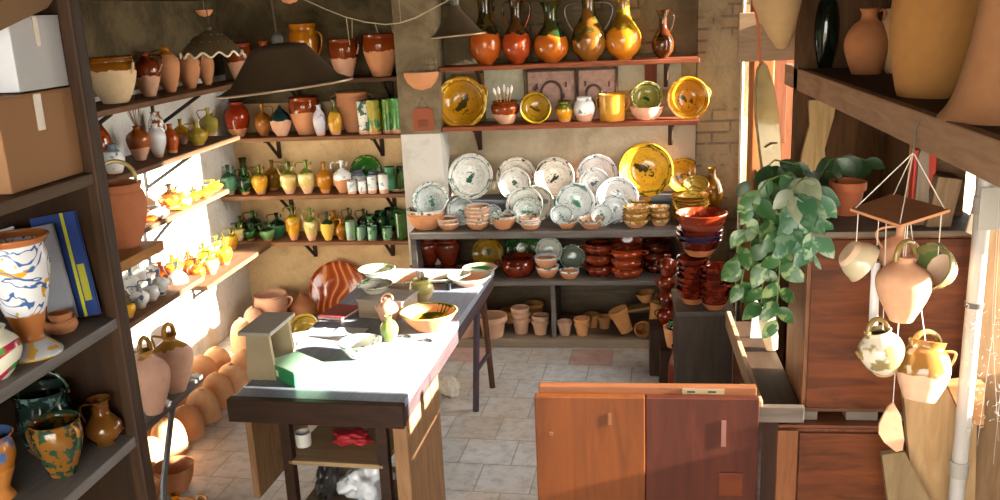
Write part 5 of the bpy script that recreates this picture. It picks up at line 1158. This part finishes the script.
# pale pointed pot hanging
p = at(783, 49, 'y', 3.9); wR = 56 * depth(p) / F
e = empty('hanging_amphora', p, 'pale pointed clay amphora hanging above the window end of the shelf', 'amphora', rot=(0, math.radians(-8), 0))
MB().lathe([(0, 0), (wR * .10, .006), (wR * .25, .07), (wR * .42, .19), (wR * .5, .33), (wR * .44, .43), (wR * .22, .49), (wR * .2, .52), (wR * .17, .52), (wR * .18, .48), (0, .46)], 32).build('body', pot(hexc('ad8a5e'), hexc('ad8a5e'), 2), e)
MB().tube([(wR * .2, 0, .5), (0, 0, .62), (-wR * .2, 0, .5)], .004, 6).tube([(0, 0, .62), (0, 0, .66)], .004, 6).build('cord', plain(hexc('6a4a34'), .8), e)
# board on edge behind
p0, p1 = at(738, 62, 'y', 4.62), at(808, 10, 'y', 4.62)
tag(MB().box((p0.x, 4.62, p0.z), (p1.x + .06, 4.65, p1.z), bev=.004).box((p1.x + .03, 4.56, p0.z - .02), (p1.x + .08, 4.66, p1.z + .02), bev=.004).build('wooden_board', wood(hexc('a08468'), hexc('86694e'), .7, 1, 0)), 'light brown wooden panel behind the hanging amphora', 'panel')
# red cord and long pale paddle
p = at(760, 62, 'y', 4.0); q = at(751, -10, 'y', 4.0)
rc = [p, (p + q) / 2 + Vector((.012, 0, 0)), q, Vector((q.x, 4.0, 2.8))]
bt = at(774, 180, 'y', 4.0); L = (p - bt).length
mb = MB(); prof = [(-.002, .0), (.035, .05), (.05, .2), (.052, .35), (.045, .48), (.03, L - .03), (.008, L)]
poly = [(x, z) for x, z in prof] + [(-x * .9, z) for x, z in reversed(prof)]
poly = [(-.045, 0), (.04, 0), (.05, L * .35), (.05, L * .6), (.038, L * .82), (.018, L * .96), (0, L), (-.02, L * .95), (-.04, L * .8), (-.052, L * .55), (-.05, L * .3)]
e = empty('long_paddle', bt, 'long pale polished paddle hanging from a reddish cord before the window', 'paddle', rot=(0, math.atan2(p.x - bt.x, p.z - bt.z), math.radians(25)))
MI = Matrix.Rotation(-math.radians(25), 4, 'Z')
from mathutils import Euler
Ei = Euler((0, math.atan2(p.x - bt.x, p.z - bt.z), math.radians(25))).to_matrix().inverted()
MB().tube([Ei @ (q_ - bt) for q_ in rc], .006, 6).build('cord', plain(hexc('a8502c'), .6), e)
MB().prism(poly, 'y', 0, .022).build('blade', pot(hexc('9c8862'), CLAY, -2, hexc('8a744e'), .4, 6), e)
MB().tube([(x * 1.02, .011, z) for x, z in poly[1:7]], .008, 6).build('edge', plain(hexc('a8703c'), .4), e)
MB().tube([(-.03, -.003, L * .30), (0, -.005, L * .32), (.03, -.003, L * .31)], .004, 5).build('band', plain(hexc('4a3a28'), .7), e)
# twisted pale board under the shelf
p = at(812, 182, 'y', 4.33); q = at(820, 100, 'y', 4.33); h = q.z - p.z
tag(MB().prism([(-.06, 0), (.07, 0), (.05, h * .4), (.085, h * .8), (.09, h), (-.03, h), (-.02, h * .7), (-.05, h * .35)], 'y', 0, .03).build('driftwood_board', wood(hexc('b09468'), hexc('8a6e48'), .7, .8, 2), None, p), 'pale twisted old board standing under the high shelf', 'board')
# upper cabinet
a = at(803, 409, 'y', 2.85); 
CX, CZ, CH, CW = .575, .893, .585, .51
e = empty('upper_cabinet', (CX, 2.85, CZ), 'dark reddish wooden cabinet behind the wind chime, upper of two', 'cabinet')
MB().box((0, 0, 0), (CW, .30, CH), bev=.004).build('carcass', wood(hexc('855838'), hexc('5f3c24'), .5, 1, 2), e)
MB().box((.012, -.012, .012), (CW - .01, 0, CH - .01), bev=.004).build('door', m_rb2, e)
MB().box((-.01, -.02, CH), (CW + .03, .31, CH + .018), bev=.004).build('top_board', wood(hexc('77695c'), hexc('5e5248'), .6, 1, 0), e)
MB().box((0, -.015, .0), (CW, .0, .012)).build('rail', wood(hexc('5a3a26'), hexc('43291a'), .5, 1, 0), e)
e = empty('lower_cabinet', (.50, 2.80, 0), 'dark red-brown wooden cabinet under the upper one, worn front', 'cabinet')
MB().box((0, .02, 0), (.44, .36, .84), bev=.005).build('carcass', wood(hexc('6a3c24'), hexc('4c2816'), .5, 1, 2), e)
MB().box((.065, .005, .02), (.43, .02, .83), bev=.004).build('door', m_rb2, e)
MB().box((-.005, 0, .0), (.06, .02, .84)).build('stile', wood(hexc('8a5634'), hexc('6a3f24'), .5, 1, 2), e)
MB().box((0, .02, .84), (.44, .34, .852)).build('top_board', m_rb, e)
for i, (x, w_) in enumerate(((.58, .05), (.72, .10), (.86, .05))):
    tag(MB().box((x, 2.86, .852), (x + w_, 3.1, .893), bev=.003).build('wood_block', wood(hexc('6f665c'), hexc('58504a'), .7, 1, 0)), ('narrow block between the two cabinets at the ledge side', 'wide grey block between the two cabinets', 'narrow block between the two cabinets under the chime')[i], 'block')
# narrow ledge with raised edge
e = empty('ledge', (.50, 2.8, .84), 'narrow ledge with raised edge beside the cabinets', 'ledge')
MB().box((-.06, .02, .04), (.075, .90, .06), bev=.003).build('board', wood(hexc('3f2c1c'), hexc('2c1e12'), .6, 1, 1), e)
MB().box((-.075, .0, .035), (-.055, .90, .105), bev=.004).build('edge_strip', wood(hexc('b09070'), hexc('8e7054'), .5, 1, 1), e)
MB().box((-.075, -.005, .03), (.075, .02, .085), bev=.003).build('end_strip', wood(hexc('5c5048'), hexc('453b34'), .5, 1, 0), e)
p = at(772, 345, 'z', .92)
tag(MB().lathe([(0, 0), (.022, 0), (.03, .05), (.032, .11), (.026, .16), (.02, .165), (0, .16)], 24).build('ceramic_tube', pot(hexc('d8cdb0'), CLAY, -2), None, (p.x, p.y, .905), (0, math.radians(-10), 0)), 'cream ceramic cylinder standing on the narrow ledge under the leaves', 'ceramic tube')
tag(MB().prism([(0, 0), (.05, 0), (.03, .14), (.01, .18)], 'y', 0, .01).build('white_rag', plain(hexc('dcdce6'), .8), None, (.5, 3.5, .90)), 'white rag standing behind the cream cylinder', 'rag')
e = empty('wooden_post', (.46, 3.6, 0), 'thin wooden post carrying the far end of the ledge', 'post')
MB().box((-.015, -.015, 0), (.015, .015, .88), bev=.003).build('post', m_rb, e)
# boards at the lower right
def plank(pts, D, th, m_, label, name='plank', cat='plank'):
    ps = [at(x, y, 'y', D) for x, y in pts]; o_ = ps[0]
    return tag(MB().prism([((q - o_).x, (q - o_).z) for q in ps], 'y', 0, th).build(name, m_, None, (o_.x, D, o_.z)), label, cat)
m_pl = wood(hexc('b5936a'), hexc('93744e'), .7, .7, 2)
zb = at(960, 520, 'y', 2.72)
plank([(903, 388), (978, 380), (968, 790), (940, 790)], 2.70, .03, m_pl, 'tan board standing beside the lower cabinet, black crack in it')
plank([(882, 455), (905, 452), (940, 520), (960, 790), (925, 790)], 2.64, .025, wood(hexc('8a7454'), hexc('6e5a3e'), .7, .7, 2), 'darker short board with a cut corner standing before the tan one')
plank([(948, 386), (985, 384), (984, 425), (966, 425)], 2.665, .035, wood(hexc('b8895c'), hexc('94683e'), .7, .8, 0), 'small orange-brown offcut fixed on the tan board beside the pipe', name='wood_offcut', cat='offcut')
plank([(983, 165), (1040, 165), (1010, 790), (945, 790)], 2.80, .05, wood(hexc('8c6f50'), hexc('6c5238'), .8, .8, 2), 'rough brown wooden post behind the white pipe', name='wooden_post', cat='post')
# stack of things on the cabinet
TC = CZ + CH + .018
def blk(px0, px1, pytop, D, D2, m_, label, name, cat, rz=0, ry=0):
    a0 = at(px0, pytop, 'y', D); a1 = at(px1, pytop, 'y', D)
    return tag(MB().box((0, 0, 0), (a1.x - a0.x, D2 - D, a0.z - TC), bev=.004).build(name, m_, None, (a0.x, D, TC), (0, math.radians(ry), math.radians(rz))), label, cat)
blk(915, 938, 150, 2.93, 2.97, plain(hexc('c43a24'), .6), 'bright red board standing on end behind the wind chime', 'red_board', 'board')
tag(MB().prism([(0, 0), (.045, 0), (.03, .22), (.015, .25), (.0, .22)], 'y', 0, .012).build('grey_slat', wood(hexc('8f7f70'), hexc('75675a'), .7, 1, 2), None, (at(915, 200, 'y', 2.91).x, 2.905, TC)), 'rounded grey slat leaning against the red board', 'slat')
o = blk(930, 955, 176, 2.88, 3.0, wood(hexc('9a8064'), hexc('7c654c'), .7, 1, 2), 'grey-brown wooden box leaning between red board and bracket', 'wooden_box', 'box', ry=9)
e = empty('metal_bracket', at(966, 232, 'y', 2.7905), 'pale perforated sheet bracket beside the top of the pipe', 'bracket')
MB().prism([(0, 0), (.06, -.03), (.075, .14), (.03, .16)], 'y', 0, .01).build('plate', plain(hexc('a89c88'), .5), e)
MB().tube([(.038 + .016 * math.cos(a), -.002, .085 + .018 * math.sin(a)) for a in [2 * PI * k / 20 for k in range(20)]], .004, 6, closed=True).build('hole_rim', plain(hexc('c9b83a'), .5), e)
MB().lathe([(0, -.001), (.014, -.001), (.014, .001), (0, .001)], 20, M=Matrix.Translation((.038, -.002, .085)) @ Matrix.Rotation(PI / 2, 4, 'X')).build('hole', plain(hexc('3a2416'), .9), e)
tag(MB().box((0, 0, 0), (.12, .10, .23), bev=.004).build('wooden_box', wood(hexc('8a6a4a'), hexc('6c5036'), .7, 1, 0), None, (.965, 3.02, TC)), 'tall wooden box at the back of the upper cabinet behind the bracket', 'box')
# white pipe
px_ = .985
e = empty('drain_pipe', (px_, 2.60, 0), 'white plastic pipe running floor to shelf in front of the post', 'pipe')
m_pipe = plain(hexc('a39e98'), .35, vary=.05)
MB().lathe([(0, 0), (.022, 0), (.022, 1.787), (0, 1.787)], 24).build('pipe', m_pipe, e)
for z in (.80, 1.60): MB().lathe([(.022, z), (.027, z), (.027, z + .05), (.022, z + .05)], 24).build('joint', plain(hexc('938d84'), .35, vary=.05), e)
MB().lathe([(.022, 1.33), (.0255, 1.33), (.0255, 1.345), (.022, 1.345)], 24).build('clamp', plain(hexc('4a4640'), .5), e)
MB().box((-.02, -.03, 1.56), (.10, -.024, 1.68), bev=.002).build('switch_plate', plain(hexc('9c978f'), .4), e)
# dusty torn netting by the pipe
mb = MB(); rnd = random.Random(4)
for k in range(80):
    a_ = at(rnd.uniform(965, 1000), rnd.uniform(300, 435), 'y', 2.56); an = rnd.uniform(0, 6.3); l_ = rnd.uniform(.003, .012)
    mb.tube([a_, a_ + Vector((math.cos(an) * l_ * .6, rnd.uniform(-.01, .01), math.sin(an) * l_)), a_ + Vector((math.cos(an + .7) * l_ * 1.5, 0, math.sin(an + .7) * l_ * 1.5))], .0006, 4)
for k in range(3):
    a_ = at(rnd.uniform(968, 1005), 190, 'y', 2.56); b_ = at(rnd.uniform(965, 1005), rnd.uniform(400, 470), 'y', 2.56); mb.tube([a_, (a_ + b_) / 2 + Vector((rnd.uniform(-.02, .02), rnd.uniform(-.02, .02), 0)), b_], .0005, 4)
tag(mb.build('cobweb', plain(hexc('b8b6b2'), .4), kind='stuff'), 'dusty cobwebs and torn threads hanging beside the pipe', 'cobweb')

# ---------------------------------------------------------------- wind chime
m_ch = pot(hexc('d4a07c'), hexc('d4a07c'), 2); m_chg = pot(hexc('b09050'), hexc('d8ae90'), .55, hexc('6a6a30'), .3)
CY = 2.57
pl = [at(850, 211, 'y', CY), at(899, 226, 'z', 1.595), at(950, 212, 'y', CY), at(893, 195, 'z', 1.625)]
zr = 1.612; pc = at(903, 150, 'y', CY)
cs = [at(850, 211, 'z', zr), at(900, 228, 'z', zr), at(950, 212, 'z', zr), at(893, 196, 'z', zr)]
cen = sum(cs, Vector()) / 4
e = empty('wind_chime', (cen.x, cen.y, zr), 'clay wind chime of a square tile and hanging miniature pots', 'wind chime')
mb = MB(); n = 4; vs = [tuple(q - Vector((cen.x, cen.y, zr))) for q in cs]; vs2 = [(x, y, z + .008) for x, y, z in vs]
mb.add(vs + vs2, [[3, 2, 1, 0], [4, 5, 6, 7]] + [[k, (k + 1) % 4, 4 + (k + 1) % 4, 4 + k] for k in range(4)], smooth=False).build('tile', pot(hexc('a87850'), CLAY, 2), e)
m_str = plain(hexc('d8cfc0'), .8)
top = Vector((.79, cen.y, SR - .10)) - Vector((cen.x, cen.y, zr))
hub = top - Vector((0, 0, .01))
for v_ in vs2: MB().tube([Vector(v_) * .9, hub], .0016, 5).build('cord', m_str, e)
MB().tube([hub, top + Vector((0, -.002, .06)), top + Vector((.02, .0, .102))], .003, 5).build('hook', plain(hexc('6a5a4a'), .7), e)
def charm(kind, px, py0, py1, wpx, D, m_, H=(), rot=(0, 0, 0), hm=None, name='miniature_pot', attach=None):
    b0 = at(px, py1, 'y', D); w = wpx * depth(b0) / F; h = at(px, py0, 'y', D).z - b0.z
    o_ = Vector((cen.x, cen.y, zr)); loc = b0 - o_
    Rm = Matrix.Rotation(rot[2], 4, 'Z') @ Matrix.Rotation(rot[1], 4, 'Y') @ Matrix.Rotation(rot[0], 4, 'X')
    c = Vector((0, 0, h / 2)); loc = loc + c - Rm @ c
    b = MB().lathe(profile(kind, w, h), 28).build(name, m_, e, loc, Rm.to_euler())
    for hd in H:
        az = math.radians(hd[1]); kw = hd[2] if len(hd) > 2 else {}
        (handle_side if hd[0] == 'side' else handle_top if hd[0] == 'top' else spout)(kind, w, h, az, **kw).build({'side': 'handle', 'top': 'handle', 'spout': 'spout'}[hd[0]], hm or m_, b)
    tp = loc + c + Rm @ (Vector((0, 0, h / 2)))
    at_ = attach or (tp.x, tp.y)
    MB().tube([tp + Vector((0, 0, .0)), Vector((at_[0], at_[1], 0))], .0014, 5).build('cord', m_str, e)
    return b
m_gold = pot(hexc('a08650'), hexc('d8ae90'), -2)
charm('cup', 855, 247, 268, 44, 2.57, pot(hexc('dccba8'), hexc('d8b898'), .2, hexc('3f6a44'), .4), rot=(0, math.radians(125), 0))
charm('cup', 936, 257, 281, 50, 2.58, pot(hexc('8f8a5a'), hexc('e0bea0'), .3, hexc('5a6a3c'), .45), rot=(0, math.radians(-68), math.radians(30)))
charm('jug', 897, 222, 275, 40, 2.66, m_ch, H=(('side', 200),))
charm('cantaro', 901, 256, 320, 53, 2.55, m_ch, H=(('top', 30, {'zb': .94, 'rise': .28, 'spread': .46, 'th': .11}),), hm=m_gold)
charm('belly', 880, 330, 374, 44, 2.55, pot(hexc('a08c5c'), hexc('c8a070'), .1, hexc('d8cdb8'), .45), H=(('spout', 200, {'z': .5, 'L': .5}), ('top', 20, {'zb': .9, 'rise': .35, 'spread': .5, 'th': .12})), rot=(0, math.radians(-12), 0), hm=m_gold, attach=(-.03, 0))
charm('jar', 921, 342, 398, 50, 2.56, pot(hexc('a8783e'), hexc('dcb090'), .42, hexc('c9b79c'), .4), H=(('top', 20, {'zb': .9, 'rise': .25, 'spread': .6, 'th': .12}), ('side', 0, {'z0': .6, 'z1': .85, 'out': .2})), rot=(math.radians(-14), math.radians(8), 0), hm=m_gold, attach=(.03, 0))
b0 = at(873, 330, 'y', 2.6) - Vector((cen.x, cen.y, zr)); b1 = at(876, 262, 'y', 2.6) - Vector((cen.x, cen.y, zr))
MB().tube([b0, b1], .0125, 16).build('chime_tube', plain(hexc('d0cccb'), .3), e)
MB().tube([b1, Vector((b1.x, b1.y, 0))], .0014, 5).build('cord', m_str, e)
o_ = at(893, 402, 'y', 2.55) - Vector((cen.x, cen.y, zr))
sc_ = depth(at(893, 402, 'y', 2.55)) / F
poly = [(0, 0), (.3, -.2), (8, -14), (13, -40), (12, -52), (6, -54), (-6, -44), (-12, -34), (-12, -24), (-8, -12), (-4, -4)]
MB().prism([(x * sc_, y * sc_) for x, y in poly], 'y', -.004, .004).build('clapper', m_ch, e, o_)
MB().tube([o_, Vector((o_.x, o_.y, -.02)), Vector((o_.x, o_.y, 0))], .0014, 5).build('cord', m_str, e)

# ---------------------------------------------------------------- variegated trailing plant
def leafmat(c1, c2):
    m, t, b = nt('leaf'); tc, v, oi = rand_vec(t); n_ = noise(t, v, 26, 3, .5, .4); n2 = noise(t, v, 6, 1)
    c = mix(t, ramp(t, n_, .50, .58), c1, c2); c = mix(t, ramp(t, n2, .3, .7), c, tuple(q * .7 for q in c1))
    t.links.new(c, b.inputs['Base Color']); b.inputs['Roughness'].default_value = .4
    b.inputs['Transmission Weight'].default_value = 0
    return m
LM = [leafmat(hexc('35602f'), hexc('93a56a')), leafmat(hexc('3c6a48'), hexc('93a98a')), leafmat(hexc('24401f'), hexc('36582c')), leafmat(hexc('7a8468'), hexc('93927c'))]
def leaf(mb, base, d, nrm, L, W, mi=0):
    d = d.normalized(); s = d.cross(nrm).normalized(); nrm = s.cross(d).normalized(); vs = []; N = 6; fs = []
    wd = [0, .62, .95, 1, .82, .5, 0]
    for i in range(N + 1):
        u = i / N; c = base + d * (L * u) - nrm * (L * .28 * u * u)
        for k in (-1, 0, 1): vs.append(c + s * (W / 2 * wd[i] * k) + nrm * (abs(k) * W * .12 * wd[i]))
    for i in range(N):
        for k in (0, 1): fs.append([i * 3 + k, i * 3 + k + 1, (i + 1) * 3 + k + 1, (i + 1) * 3 + k])
    n0 = len(vs); vs2 = [v - nrm * .0008 for v in vs]
    mb.add(vs + vs2, fs + [[q + n0 for q in reversed(f)] for f in fs], mi, True)
def vine(path, D, m_, seed, n_leaf, L=.085, name='foliage', par=None, base=None, side=1):
    rnd = random.Random(seed); pts = [at(x, y, 'y', D + dd) for x, y, dd in path]
    P = []
    for i in range(len(pts) - 1):
        for k in range(6): P.append(pts[i].lerp(pts[i + 1], k / 6))
    P.append(pts[-1]); st = MB().tube([q - base for q in P], .0028, 5)
    st.build('stem', plain(hexc('5a6a34'), .6), par)
    mb = MB()
    for k in range(n_leaf):
        u = (k + rnd.random() * .8) / n_leaf; q = P[min(int(u * (len(P) - 1)), len(P) - 1)] - base
        an = rnd.uniform(-1, 1); sd = (-1) ** k
        d = Vector((sd * rnd.uniform(.25, .9), rnd.uniform(-.7, .15), rnd.uniform(-1.0, -.25)))
        l_ = L * rnd.uniform(.75, 1.15)
        leaf(mb, q, d, Vector((rnd.uniform(-.4, .4), -1, rnd.uniform(.1, .7))), l_, l_ * .62)
    mb.build(name, m_, par)
B0 = at(812, 214, 'y', 3.02); bx = Vector((B0.x, 3.02, TC))
e = empty('trailing_plant', bx, 'variegated green trailing plant in a clay pot on the upper cabinet', 'plant')
PR = .06
MB().lathe(profile('flowerpot', .12, .10), 28).build('pot', pot(hexc('b8683c'), hexc('b8683c'), 2), e)
MB().lathe([(0, .085), (.05, .085), (.05, .08), (0, .08)], 20).build('soil', plain(hexc('2a1e14'), .95), e)
V = [([(812, 190, 0), (790, 172, 0), (768, 180, -.02), (752, 200, -.02), (742, 235, 0), (735, 268, 0)], 2.95, LM[0], 14), ([(812, 190, 0), (780, 178, 0), (760, 215, 0), (748, 250, 0), (742, 280, 0), (740, 290, 0)], 3.05, LM[0], 15),
     ([(812, 192, 0), (785, 185, 0), (772, 220, 0), (764, 270, 0), (760, 320, 0)], 3.0, LM[0], 18), ([(812, 192, 0), (792, 190, 0), (782, 240, 0), (778, 290, 0), (776, 325, 0)], 2.93, LM[0], 16),
     ([(812, 190, 0), (800, 195, -.05), (795, 225, -.05), (790, 255, -.05)], 2.9, LM[1], 12), ([(812, 190, 0), (818, 200, -.05), (815, 230, -.06), (812, 262, -.06)], 2.9, LM[1], 11), ([(812, 188, 0), (806, 176, -.05), (796, 185, -.08), (788, 200, -.09)], 2.92, LM[3], 7),
     ([(812, 190, 0), (830, 160, .05), (850, 155, .1), (880, 165, .15)], 3.1, LM[2], 14), ([(812, 190, 0), (822, 170, .03), (835, 175, .1), (862, 190, .1)], 3.15, LM[2], 12), ([(812, 190, 0), (800, 165, .0), (775, 160, .05), (745, 185, .1)], 3.1, LM[2], 10)]
for i, (pth, D, m_, n_) in enumerate(V): vine(pth, D, m_, 20 + i, n_, .085 if m_ is not LM[1] else .095, par=e, base=bx)
# second dark plant pot
p = at(846, 215, 'y', 3.08)
make_pot('flowerpot', (p.x, 3.08, TC), .12, .11, pot(hexc('b0623c'), hexc('b0623c'), 2), 'empty clay flower pot beside the trailing plant')
